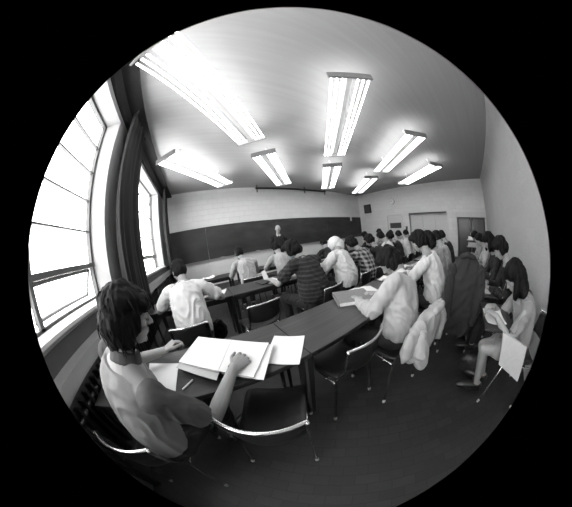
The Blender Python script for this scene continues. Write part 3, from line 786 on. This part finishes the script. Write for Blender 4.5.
    if lod == 0:                                     # separate locks lying over the hair mass
        rnd = random.Random(3); lk = Acc(); n = len(hme.vertices)
        Ri = Rh.transposed()
        for _ in range(140):
            v = hme.vertices[rnd.randrange(n)]; c = v.co.copy(); nn = v.normal.copy(); q = Ri @ (c - Hc)
            if q.y > 0.015 and q.z < 0.07: continue
            crown = Hc + Rh @ V((0, -0.03, 0.15)); t = (c - crown); t = (t - nn * t.dot(nn))
            if t.length < 1e-3: continue
            t.normalize(); t = (t + V((rnd.uniform(-.25, .25), rnd.uniform(-.25, .25), -0.25))).normalized()
            ln = rnd.uniform(0.03, 0.06); p1 = c + t * ln * .5 + nn * 0.002; p2 = c + t * ln - nn * 0.004 + V((0, 0, -0.006))
            lk.limb([c - nn * 0.004, p1, p2], [0.0030, 0.0034, 0.0010], 5)
        hme = join_mesh(hme, lk)
    obj('hood' if hair == 'hood' else 'hair', hme, hmat, root)
    return root

def flat_quad(name, pts, t, m, label, cat, group=None, extra=None):
    """a sheet or slab from four top corners (world), thickness t"""
    p = [V(q) for q in pts]; nrm = (p[1] - p[0]).cross(p[2] - p[0]).normalized()
    if nrm.z < 0: nrm = -nrm
    a = Acc(); vs = p + [q - nrm * t for q in p]
    a.add(vs, [(0, 1, 2, 3), (7, 6, 5, 4), (0, 4, 5, 1), (1, 5, 6, 2), (2, 6, 7, 3), (3, 7, 4, 0)])
    c = sum(p, V()) / 4; c = c - nrm * t
    a.v = [q - c for q in a.v]
    return tag(obj(name, a, m, loc=c), label, cat, group)

def sheet(name, c, rz, w, d, z, label, cat='paper', m=None, t=0.003, curlv=0.0, group=None):
    """sheet of paper resting at height z, corners lifted a little"""
    a = Acc(); n = 8; vs = []; fs = []
    for j in range(n + 1):
        for i in range(n + 1):
            u = i / n * 2 - 1; v = j / n * 2 - 1
            vs.append((u * w / 2, v * d / 2, t + curlv * (u * u * v * v)))
    m_ = n + 1
    for j in range(n):
        for i in range(n): q = j * m_ + i; fs.append((q, q + 1, q + m_ + 1, q + m_))
    a.add(vs, fs)
    o = obj(name, a, m or M_PAPER, loc=(c[0], c[1], z)); o.rotation_euler = (0, 0, rz)
    s = o.modifiers.new('t', 'SOLIDIFY'); s.thickness = t; s.offset = -1
    return tag(o, label, cat, group)

#PEOPLE_BEGIN
# ---- the near row ----
HB = lambda d, n, sd, cu, cus=None: (d, n, sd, cu, cus)
G1 = 'students in the near row'; G2 = 'students in the second row'; G3 = 'students in the third row'; G4 = 'students along the rear wall'
chair(0.47, 0.64, 12, 'chair under the young man in the short-sleeved shirt', group='steel-tube classroom chairs')
chair(1.20, 0.60, 30, 'empty dark chair tucked under the table right beside the young man')
chair(1.80, 0.74, -2, 'empty dark chair with bright curved rail in front of the grey binder')
person('young man in a grey short-sleeved shirt at the near table, seen in profile', 0.54, 0.55, 38, (0.672, 0.575, 1.06), (0.722, 0.625, 1.188),
       face=(20, -14, 3), wr=(1.09, 0.655, 0.825), wl=(0.705, 0.97, 0.835), hz=0.54, s=1.0, shirt=M_TEE, sleeve='short', arm=1.06, loose=0.012, sleevemat=M_SLEEVE, collar=M_SLEEVE,
       hair='mop', lod=0, group=G1, elb=((0.86, 0.46, 0.6), (0.40, 1.0, 0.75)), shw=0.172,
       hands=(HB((0.75, 0.65, -0.05), (0.25, -0.35, 0.9), (-0.7, 0.7, 0.1), 0.45), HB((0.80, 0.50, 0.30), (-0.1, 0.1, 1), (0.6, -0.8, 0), 0.7)), cat='person')
chair(2.235, 0.51, 9, 'chair with a pale jacket hung over its back, under the loose-shirted person')
person('dark-haired person in a loose pale shirt writing at the right end of the near table', 2.29, 0.47, -8, (2.39, 0.54, 0.99), (2.43, 0.655, 1.085),
       face=(-25, -48, 0), wr=(2.42, 0.80, 0.775), wl=(2.20, 0.86, 0.775), shirt=M_LIGHT, loose=0.03, hair='bushy', group=G1, elb=((2.62, 0.5, 0.7), (2.05, 0.6, 0.72)), collar=M_WHITE)
chair(3.15, 0.34, 4, 'chair under the man in the bright white shirt')
person('man in a bright white shirt with dark hair bent over the near row of tables', 3.16, 0.36, 4, (3.14, 0.50, 1.08), (3.19, 0.60, 1.20),
       face=(-20, -30, 0), wr=(3.12, 0.85, 0.775), wl=(2.86, 0.88, 0.775), shirt=M_WHITE, loose=0.02, hair='bushy', group=G1)
chair(3.80, 0.36, 0, 'chair under the woman in speckled trousers')
person('woman in a grey top and speckled trousers beyond the white-shirted man', 3.80, 0.38, 0, (3.78, 0.52, 1.07), (3.82, 0.62, 1.19),
       face=(-10, -30, 0), wr=(3.9, 0.86, 0.775), wl=(3.68, 0.88, 0.775), shirt=M_MID2, trousers=M_FLOWER, hair='long', group=G1, s=0.93)
chair(4.45, 0.36, 0, 'chair under the farthest visible student of the near row')
person('student in a pale top with dark hair, next beyond the speckled trousers', 4.45, 0.38, 0, (4.45, 0.50, 1.06), (4.50, 0.60, 1.18),
       face=(0, -30, 0), wr=(4.55, 0.86, 0.775), wl=(4.35, 0.88, 0.775), shirt=M_LIGHT, hair='short', group=G1, lod=2)
chair(5.4, 0.38, 0, 'chair under the last student of the near row')
person('distant student in a dark top near the end of the near row', 5.4, 0.38, 0, (5.4, 0.52, 1.06), (5.42, 0.62, 1.17),
       face=(0, -30, 0), shirt=M_DARK, hair='short', group=G1, lod=2, wr=(5.5, .86, .775), wl=(5.3, .88, .775))

# ---- second row ----
chair(0.83, 1.72, 0, 'chair under the man in the white shirt by the windows')
person('man in a white shirt and dark trousers hunched at the table by the windows', 0.85, 1.74, 0, (0.85, 1.92, 1.07), (0.81, 2.02, 1.18),
       face=(-30, -28, 0), wr=(1.10, 2.17, 0.775), wl=(0.50, 2.22, 0.775), shirt=M_WHITE, sleeve='short', loose=0.035, hair='short', group=G2, shw=0.195, s=1.04,
       elb=((1.35, 2.0, 0.7), (0.35, 1.9, 0.7)))
chair(1.58, 1.80, -6, 'empty dark chair at the second row table between the white shirt and the striped sweater')
chair(2.38, 1.64, -10, 'chair under the person in the dark striped sweater')
person('person in a dark horizontally striped sweater reaching left over loose papers', 2.35, 1.66, -12, (2.32, 1.84, 1.08), (2.25, 1.93, 1.18),
       face=(-25, -30, 0), wr=(2.30, 2.20, 0.79), wl=(1.98, 2.17, 0.80), shirt=M_STRIPE, sleeve='short', loose=0.06, hair='bushy', group=G2, hmat=M_HAIRB, shw=0.215, s=1.06)
chair(3.12, 1.68, -10, 'chair under the person in the white hooded jacket')
person('person in a white hooded jacket leaning left onto the second row table', 3.06, 1.72, -20, (3.04, 1.90, 1.06), (3.16, 2.03, 1.14),
       face=(-30, -45, 0), wr=(2.92, 2.28, 0.79), wl=(2.68, 2.12, 0.79), shirt=M_WHITE, loose=0.05, hair='hood', hmat=M_WHITE, group=G2, s=1.06, elb=((3.3, 2.1, 0.75), (2.6, 1.8, 0.75)))
chair(3.66, 1.66, 5, 'chair under the person in the plaid shirt')
person('person in a plaid flannel shirt with dark hair in the second row', 3.64, 1.68, -5, (3.62, 1.88, 1.02), (3.56, 1.99, 1.13),
       face=(-30, -38, 0), wr=(3.75, 2.2, 0.78), wl=(3.5, 2.2, 0.78), shirt=M_PLAID, loose=0.03, hair='bushy', group=G2, s=1.02)
row2 = [(4.20, 1.12, 'bushy', 'M_DARK', 'dark-haired student in a dark top just beyond the plaid shirt'),
        (4.72, 1.16, 'short', 'M_WHITE', 'student in a white shirt with dark hair beyond the plaid shirt'),
        (5.25, 1.14, 'bushy', 'M_DARK', 'dark-topped student between two white shirts far along the second row'),
        (5.85, 1.15, 'short', 'M_WHITE', 'student in a white shirt in front of the pale door'),
        (6.50, 1.16, 'short', 'M_LIGHT', 'student in a pale shirt, last of the second row')]
for i, (x, hz_, hr, sm, lb) in enumerate(row2):
    chair(x, 1.68, 0, 'chair under the ' + ' '.join(lb.split()[:12]))
    person(lb, x, 1.70, 0, (x, 1.88, hz_ - 0.10), (x - 0.03, 1.98, hz_ + 0.02), face=(-10 + 7 * i, -35, 0), wr=(x + .1, 2.2, .78), wl=(x - .12, 2.2, .78), shirt=globals()[sm], hair=hr, group=G2, lod=2, s=0.98, hmat=M_HAIRB)
# ---- third row ----
row3 = [(1.93, 1.14, 'short', 'M_LIGHT', 1.88, 'short-haired man in a pale shirt in the third row by the chalkboard tray', 1.05),
        (2.70, 1.12, 'short', 'M_LIGHT', 2.72, 'student in a pale shirt bent forward just below the standing man', 1.04),
        (4.05, 1.06, 'short', 'M_DARK', 4.10, 'dark-haired student right of the standing man, head low', 1.0),
        (4.60, 1.08, 'bushy', 'M_DARK', 4.55, 'dark-haired student beside the hooded jacket, against the chalkboard', 1.0),
        (6.10, 1.14, 'bushy', 'M_DARK', 6.05, 'third row student whose dark head shows above the plaid shirt', 1.0),
        (7.10, 1.20, 'bushy', 'M_LIGHT', 7.12, 'tallest dark head against the door wall in the third row', 1.04),
        (8.20, 1.14, 'short', 'M_WHITE', 8.20, 'farthest student of the third row in a white shirt', 1.0)]
for i, (x, hz_, hr, sm, hx, lb, sc_) in enumerate(row3):
    chair(x, 3.04, 0, 'chair under the ' + ' '.join(lb.split()[:12]))
    person(lb, x, 3.06, 0, (x, 3.26, hz_ - 0.09), (hx, 3.36, hz_ + 0.03), face=(-5, -40 if i in (1, 2) else -30, 0), wr=(x + .2, 3.62, .78), wl=(x - .18, 3.62, .78), shirt=globals()[sm], hair=hr, group=G3, lod=2 if i else 1, s=sc_, hmat=M_HAIRB)
# ---- the standing man ----
person('bald man in dark suit, white shirt and tie standing before the chalkboard', 3.76, 5.25, 196, (3.74, 5.19, 1.49), (3.72, 5.10, 1.665),
       face=(10, -25, 0), hz=0.94, pose='stand', shirt=M_DARK, loose=0.02, hair='bald', hmat=M_HAIRG, skin=M_SKIN2, group=None, lod=1,
       wr=(3.55, 5.05, 1.0), wl=(4.02, 5.03, 1.0), s=1.10)
T_ = bpy.data.objects[[o.name for o in bpy.data.objects if o.get('label', '').startswith('bald man')][0]]
obj('shirt_front', Acc().add([(-0.055, 0.145, 1.46), (0.055, 0.145, 1.46), (0.0, 0.150, 1.14), (-0.045, 0.10, 1.47), (0.045, 0.10, 1.47), (0, 0.12, 1.14)], [(0, 1, 2), (5, 4, 3), (0, 3, 4, 1), (1, 4, 5, 2), (2, 5, 3, 0)]), M_WHITE, T_)
obj('tie', Acc().add([(-0.018, 0.152, 1.45), (0.018, 0.152, 1.45), (0.03, 0.158, 1.2), (0, 0.158, 1.15), (-0.03, 0.158, 1.2), (-0.018, 0.14, 1.45), (0.018, 0.14, 1.45), (0.03, 0.146, 1.2), (0, 0.146, 1.15), (-0.03, 0.146, 1.2)], [(0, 1, 2, 3, 4), (9, 8, 7, 6, 5), (0, 5, 6, 1), (1, 6, 7, 2), (2, 7, 8, 3), (3, 8, 9, 4), (4, 9, 5, 0)]), M_DARK, T_)
# ---- along the rear wall, seated in tablet chairs ----
back = [(2.62, -0.76, -0.50, 1.04, 'long', 'M_MID', 'long-haired woman with bare legs, nearest of the row along the rear wall'),
        (3.30, -0.72, -0.48, 1.17, 'bushy', 'M_DARK', 'dark-haired student in a dark top second along the rear wall'),
        (3.92, -0.62, -0.40, 1.20, 'long', 'M_DARK', 'dark silhouette of a student third along the rear wall'),
        (4.75, -0.58, -0.32, 1.16, 'short', 'M_LIGHT', 'student in a pale top with bare forearms fourth along the rear wall'),
        (5.70, -0.52, -0.28, 1.17, 'bushy', 'M_MID', 'student looking up beside the pale boxes, fifth along the rear wall')]
for i, (x, y, hy, hzz, hr, sm, lb) in enumerate(back):
    chair(x, y, -4, 'tablet-arm chair under the ' + ' '.join(lb.split()[:12]), True, 'tablet-arm chairs along the rear wall')
    kw = {}
    if i == 0:
        kw = dict(skirt=True, trousers=M_MID2, skin=M_SKIN, knees=((2.56, -0.30, 0.72), (2.44, -0.28, 0.80)), feet=((2.66, -0.52, 0.03), (2.50, -0.46, 0.04)))
    person(lb, x, y + 0.02, -4, (x, hy - 0.10, hzz - 0.12), (x - 0.01, hy, hzz), face=(-6, -40, 0), wr=(x + 0.06, hy + 0.14, .775 if i else 0.77), wl=(x - 0.14, hy + 0.14, .775),
           shirt=globals()[sm], hair=hr, group=G4, lod=1 if i < 3 else 2, s=0.94, sleeve='short' if i in (0, 3) else 'long', hmat=M_HAIRB, **kw)

# ---- papers, books and bags ----
flat_quad('open_binder_papers', [(0.93, 1.135, 0.792), (1.145, 0.955, 0.800), (1.01, 0.70, 0.800), (0.785, 0.885, 0.79)], 0.009, M_PAPER, 'left half of the open stack of printed sheets before the young man', 'papers')
flat_quad('open_binder_papers', [(1.147, 0.953, 0.800), (1.335, 0.805, 0.79), (1.155, 0.585, 0.79), (1.012, 0.698, 0.800)], 0.009, M_PAPER, 'right half of the open stack of printed sheets, held by his right hand', 'papers')
flat_quad('paper_sheet', [(0.905, 1.10, 0.781), (1.12, 0.93, 0.781), (0.985, 0.655, 0.781), (0.765, 0.845, 0.781)], 0.002, M_PAPER2, 'loose under-sheet jutting from the left of the open stack', 'paper')
flat_quad('paper_sheet', [(1.15, 0.96, 0.778), (1.355, 0.79, 0.778), (1.19, 0.555, 0.778), (1.02, 0.70, 0.778)], 0.002, M_PAPER, 'loose under-sheet jutting from the right of the open stack', 'paper')
flat_quad('folder', [(0.915, 1.13, 0.768), (1.315, 0.80, 0.768), (1.16, 0.60, 0.768), (0.775, 0.87, 0.768)], 0.027, M_INK, 'dark folder lying beneath the young man\'s open printed sheets', 'folder')
sheet('paper_sheet', (1.405, 0.745), math.radians(-41), 0.20, 0.27, 0.741, 'single white sheet lying across the table seam beside the empty chair', curlv=0.004)
flat_quad('paper_sheet', [(0.53, 1.00, 0.746), (0.765, 0.935, 0.746), (0.745, 0.69, 0.746), (0.56, 0.76, 0.746)], 0.004, M_PAPER, 'white sheet under the left forearm of the young man', 'paper')
tag(obj('pen', Acc().limb([(0.79, 0.69, 0.746), (0.85, 0.745, 0.746)], 0.005, n=8), M_PAPER, smooth=True), 'short white pen lying between the sheet and the open papers', 'pen')
tag(obj('pencil', Acc().limb([(0.985, 0.625, 0.746), (1.035, 0.70, 0.746)], 0.004, n=8), M_PAPER2, smooth=True), 'pale pencil beside the young man\'s right forearm', 'pencil')
bd = thing('ring_binder', 'grey ring binder with white page edges lying near the right end of the table', 'binder', (2.25, 0.955, 0.7405), math.radians(-33))
obj('cover', Acc().box((-0.165, -0.145, 0.0), (0.165, 0.145, 0.003)).box((-0.165, -0.145, 0.036), (0.165, 0.145, 0.039)).box((-0.168, -0.145, 0.0), (-0.163, 0.145, 0.039)), M_GREYCOV, bd)
obj('pages', Acc().box((-0.155, -0.14, 0.004), (0.155, 0.14, 0.035)), M_PAPER, bd)
nb = thing('notebook', 'open white notebook under the hands of the person in the loose pale shirt', 'notebook', (2.36, 0.93, 0.7405), math.radians(-25))
sh_ = Acc(); 
for sx in (-1, 1):
    sh_.add([(0, -0.12, 0.012), (sx * 0.07, -0.12, 0.016), (sx * 0.15, -0.12, 0.006), (0, 0.12, 0.012), (sx * 0.07, 0.12, 0.016), (sx * 0.15, 0.12, 0.006),
             (0, -0.12, 0.002), (sx * 0.15, -0.12, 0.002), (0, 0.12, 0.002), (sx * 0.15, 0.12, 0.002)], [(0, 1, 4, 3), (1, 2, 5, 4), (6, 7, 2, 1, 0), (8, 3, 4, 5, 9), (7, 9, 5, 2), (6, 8, 9, 7)])
obj('pages', sh_, M_PAPER, nb); obj('cover', Acc().box((-0.155, -0.125, 0), (0.155, 0.125, 0.002)), M_INK, nb)
nb.location = (2.46, 0.97, 0.7405)
sheet('paper_sheet', (1.24, 2.33), math.radians(-20), 0.20, 0.28, 0.741, 'white sheet at the right elbow of the man in the white shirt', curlv=0.02)
sheet('paper_sheet', (0.50, 2.36), math.radians(15), 0.24, 0.30, 0.741, 'white sheet under the left arm of the man by the windows', curlv=0.006)
sheet('paper_sheet', (2.06, 2.30), math.radians(10), 0.22, 0.28, 0.741, 'white sheet on the second row table under the striped sweater\'s hand', curlv=0.008)
flat_quad('paper_sheet', [(1.98, 2.42, 0.745), (2.06, 2.40, 0.745), (2.03, 2.46, 0.90), (1.97, 2.47, 0.88)], 0.002, M_PAPER, 'white page standing upright over the loose papers on the second row', 'paper')
flat_quad('notebook', [(1.83, 2.44, 0.757), (2.05, 2.47, 0.757), (2.06, 2.25, 0.757), (1.86, 2.20, 0.757)], 0.014, M_INK, 'dark notebook beside the upright page on the second row table', 'notebook')
sheet('paper_sheet', (3.0, 0.93), math.radians(8), 0.21, 0.28, 0.741, 'white sheet in front of the man in the bright white shirt', curlv=0.01)
sheet('paper_sheet', (3.78, 0.95), math.radians(-8), 0.21, 0.28, 0.741, 'white sheet in front of the woman in speckled trousers', curlv=0.01)
sheet('paper_sheet', (2.80, 2.35), math.radians(20), 0.21, 0.28, 0.741, 'white sheet in front of the hooded person', curlv=0.01)
sheet('paper_sheet', (3.55, 2.32), math.radians(5), 0.21, 0.28, 0.741, 'white sheet in front of the person in the plaid shirt', curlv=0.01)
sheet('paper_sheet', (2.10, 3.72), math.radians(-5), 0.21, 0.28, 0.741, 'white sheet in front of the short-haired man of the third row', curlv=0.01)
sheet('paper_sheet', (1.22, 3.78), math.radians(12), 0.28, 0.21, 0.741, 'loose white sheet on the third row table nearest the far window', curlv=0.03)
tag(obj('bread_roll', remesh(Acc().ell((0, 0, 0.035), (0.055, 0.04, 0.035)), 0.006, 2), M_PAPER2, loc=(3.28, 2.28, 0.741)), 'small pale bundle on the second row table past the hooded person', 'bundle').name = 'paper_bundle'
labs = ['white sheet on the tablet arm of the nearest woman along the rear wall', 'white sheet on the tablet arm second along the rear wall', 'white sheet on the tablet arm third along the rear wall',
        'white sheet on the tablet arm fourth along the rear wall', 'white sheet on the tablet arm fifth along the rear wall']
for (x, y, *_), lb in zip(back, labs):
    sheet('paper_sheet', (x - 0.04, y + 0.39), math.radians(10), 0.25, 0.20, 0.7115, lb, curlv=0.012)
flat_quad('portfolio', [(2.32, -0.42, 0.745), (2.32, -0.70, 0.675), (2.32, -0.80, 0.39), (2.32, -0.51, 0.50)], 0.02, M_PAPER2, 'large pale portfolio leaning against the side of the nearest woman\'s chair', 'portfolio')
tag(obj('handbag', remesh(Acc().ell((0, 0, 0.12), (0.06, 0.16, 0.12)).limb([(0, -0.1, 0.2), (0, -0.05, 0.34), (0, 0.05, 0.34), (0, 0.1, 0.2)], 0.012), 0.008, 2, cloth_disp(0.006)), M_INK, loc=(2.72, -0.35, 0.0)), 'small dark bag on the floor by the nearest woman\'s feet', 'bag')
tag(obj('shoulder_bag', remesh(Acc().ell((0, 0, 0.17), (0.14, 0.10, 0.17)).ell((0, 0.02, 0.26), (0.10, 0.08, 0.08)), 0.01, 3, cloth_disp(0.012)), M_DENIM, loc=(1.12, 2.42, 0.0)), 'dark rounded bag on the floor beneath the second row table', 'bag')

# garments hung over chair backs
jk = thing('jacket', 'pale jacket bunched over the back of the chair of the loose-shirted person', 'jacket', (2.165, 0.20, 0), -math.radians(9))
k = Acc(); k.rings([((x_, 0, z), (w_, 0, 0), (0, d_, 0)) for z, x_, w_, d_ in ((0.850, 0.12, 0.12, 0.022), (0.835, 0.06, 0.20, 0.045), (0.79, 0.01, 0.265, 0.060), (0.72, -0.01, 0.285, 0.070), (0.65, -0.04, 0.255, 0.078), (0.59, -0.07, 0.20, 0.075), (0.55, -0.09, 0.13, 0.05))], 28)
k.limb([(0.17, -0.03, 0.80), (0.20, -0.045, 0.70), (0.19, -0.05, 0.58)], [0.04, 0.05, 0.04], 12)
obj('body', remesh(k, 0.007, 3, cloth_disp(0.013, 7)), M_JACKET, jk)
k = Acc(); k.limb([(-0.17, -0.04, 0.76), (-0.19, -0.075, 0.66), (-0.15, -0.09, 0.55)], [0.045, 0.055, 0.045], 12)
obj('sleeve', remesh(k, 0.008, 2, cloth_disp(0.010, 8)), M_JACKET, jk)
k = Acc(); k.limb([(0.02, -0.04, 0.845), (0.10, -0.05, 0.855), (0.19, -0.035, 0.84)], [0.025, 0.028, 0.022], 12); obj('collar', remesh(k, 0.007, 2, cloth_disp(0.006, 10)), M_JACKET, jk)
chair(3.30, -0.02, 88, 'empty chair in the aisle hidden under a charcoal overcoat')
oc = thing('overcoat', 'charcoal overcoat hung over an aisle chair between the near row and the rear wall', 'coat', (3.02, -0.03, 0), -math.radians(88))
k = Acc(); k.rings([((0, -0.01, z), (w_, 0, 0), (0, d_, 0)) for z, w_, d_ in ((1.10, 0.08, 0.05), (1.06, 0.12, 0.07), (1.0, 0.17, 0.085), (0.90, 0.19, 0.10), (0.7, 0.19, 0.105), (0.45, 0.20, 0.11), (0.28, 0.20, 0.105), (0.24, 0.16, 0.07))], 24)
obj('body', remesh(k, 0.011, 4, cloth_disp(0.016, 6)), M_COAT, oc)
for sx in (-1, 1):
    k = Acc(); k.limb([(sx * 0.165, -0.03, 0.97), (sx * 0.185, -0.07, 0.72), (sx * 0.17, -0.09, 0.46)], [0.06, 0.062, 0.05], 12)
    obj('sleeve', remesh(k, 0.011, 3, cloth_disp(0.012, 7)), M_COAT, oc)
k = Acc(); k.limb([(-0.07, -0.06, 1.09), (0, -0.075, 1.115), (0.07, -0.06, 1.09)], [0.028, 0.03, 0.028], 12); obj('collar', remesh(k, 0.009, 2), M_COAT, oc)

# furniture by the glazed doors
ct = thing('book_cart', 'low cart with pale shelves standing before the glazed double doors', 'cart', (9.35, -0.40, 0), 0)
for z in (0.60, 0.86): obj('shelf', Acc().box((-0.25, -0.32, z), (0.25, 0.32, z + 0.03)), M_LEDGE, ct, bevel=0.004)
for sx in (-1, 1):
    for sy in (-1, 1): obj('leg', Acc().box((sx * 0.22 - 0.015, sy * 0.29 - 0.015, 0), (sx * 0.22 + 0.015, sy * 0.29 + 0.015, 0.86)), M_BLACKMET, ct)
tag(obj('cardboard_box', Acc().box((-0.2, -0.25, 0), (0.2, 0.25, 0.13)), M_PAPER, loc=(9.35, -0.40, 0.8905), bevel=0.005), 'white carton on the top shelf of the cart before the double doors', 'box')
tag(obj('cardboard_box', Acc().box((-0.2, -0.26, 0), (0.2, 0.26, 0.16)), M_PAPER2, loc=(9.35, -0.40, 0.6305), bevel=0.005), 'pale carton on the lower shelf of the cart before the double doors', 'box')
#PEOPLE_END

# ------------------------------------------------------------------ daylight outside, camera, exposure
w = bpy.data.worlds.new('overcast_sky'); SC.world = w; w.use_nodes = True
bg = w.node_tree.nodes['Background']; bg.inputs[0].default_value = (1, 1, 1, 1); bg.inputs[1].default_value = 5.5

YAW, PIT, ROL, FPX, CX, CY, KD = 29.695, -10.337, -7.031, 171.203, 289.556, 267.782, -0.00987
y_, t_, r_ = (math.radians(q) for q in (YAW, PIT, ROL))
fw = V((math.sin(y_) * math.cos(t_), math.cos(y_) * math.cos(t_), math.sin(t_)))
rt = V((math.cos(y_), -math.sin(y_), 0)); up = rt.cross(fw)
r2 = rt * math.cos(r_) + up * math.sin(r_); u2 = -rt * math.sin(r_) + up * math.cos(r_)
cd = bpy.data.cameras.new('camera'); cam = bpy.data.objects.new('camera', cd); C.objects.link(cam)
cam.matrix_world = Matrix(((r2.x, u2.x, -fw.x, 1.0744), (r2.y, u2.y, -fw.y, 0.0), (r2.z, u2.z, -fw.z, 1.3624), (0, 0, 0, 1)))
cd.type = 'PANO'; cd.sensor_width = 36; cd.sensor_fit = 'HORIZONTAL'; cd.clip_start = 0.01
mm = 36 / 572
pc = cd if hasattr(cd, 'panorama_type') else cd.cycles
pc.panorama_type = 'FISHEYE_LENS_POLYNOMIAL'          # the circular fisheye lens of the photograph
pc.fisheye_fov = math.radians(179)
pc.fisheye_polynomial_k0 = 0; pc.fisheye_polynomial_k1 = -1 / (FPX * mm); pc.fisheye_polynomial_k2 = 0
pc.fisheye_polynomial_k3 = KD / (FPX * mm) ** 3; pc.fisheye_polynomial_k4 = 0
cd.shift_x = -(CX - 286) / 572; cd.shift_y = (CY - 253.5) / 507
SC.camera = cam
SC.view_settings.view_transform = 'Standard'; SC.view_settings.look = 'None'
SC.view_settings.gamma = 1; SC.view_settings.use_curve_mapping = False
SC.view_settings.exposure = 1.03
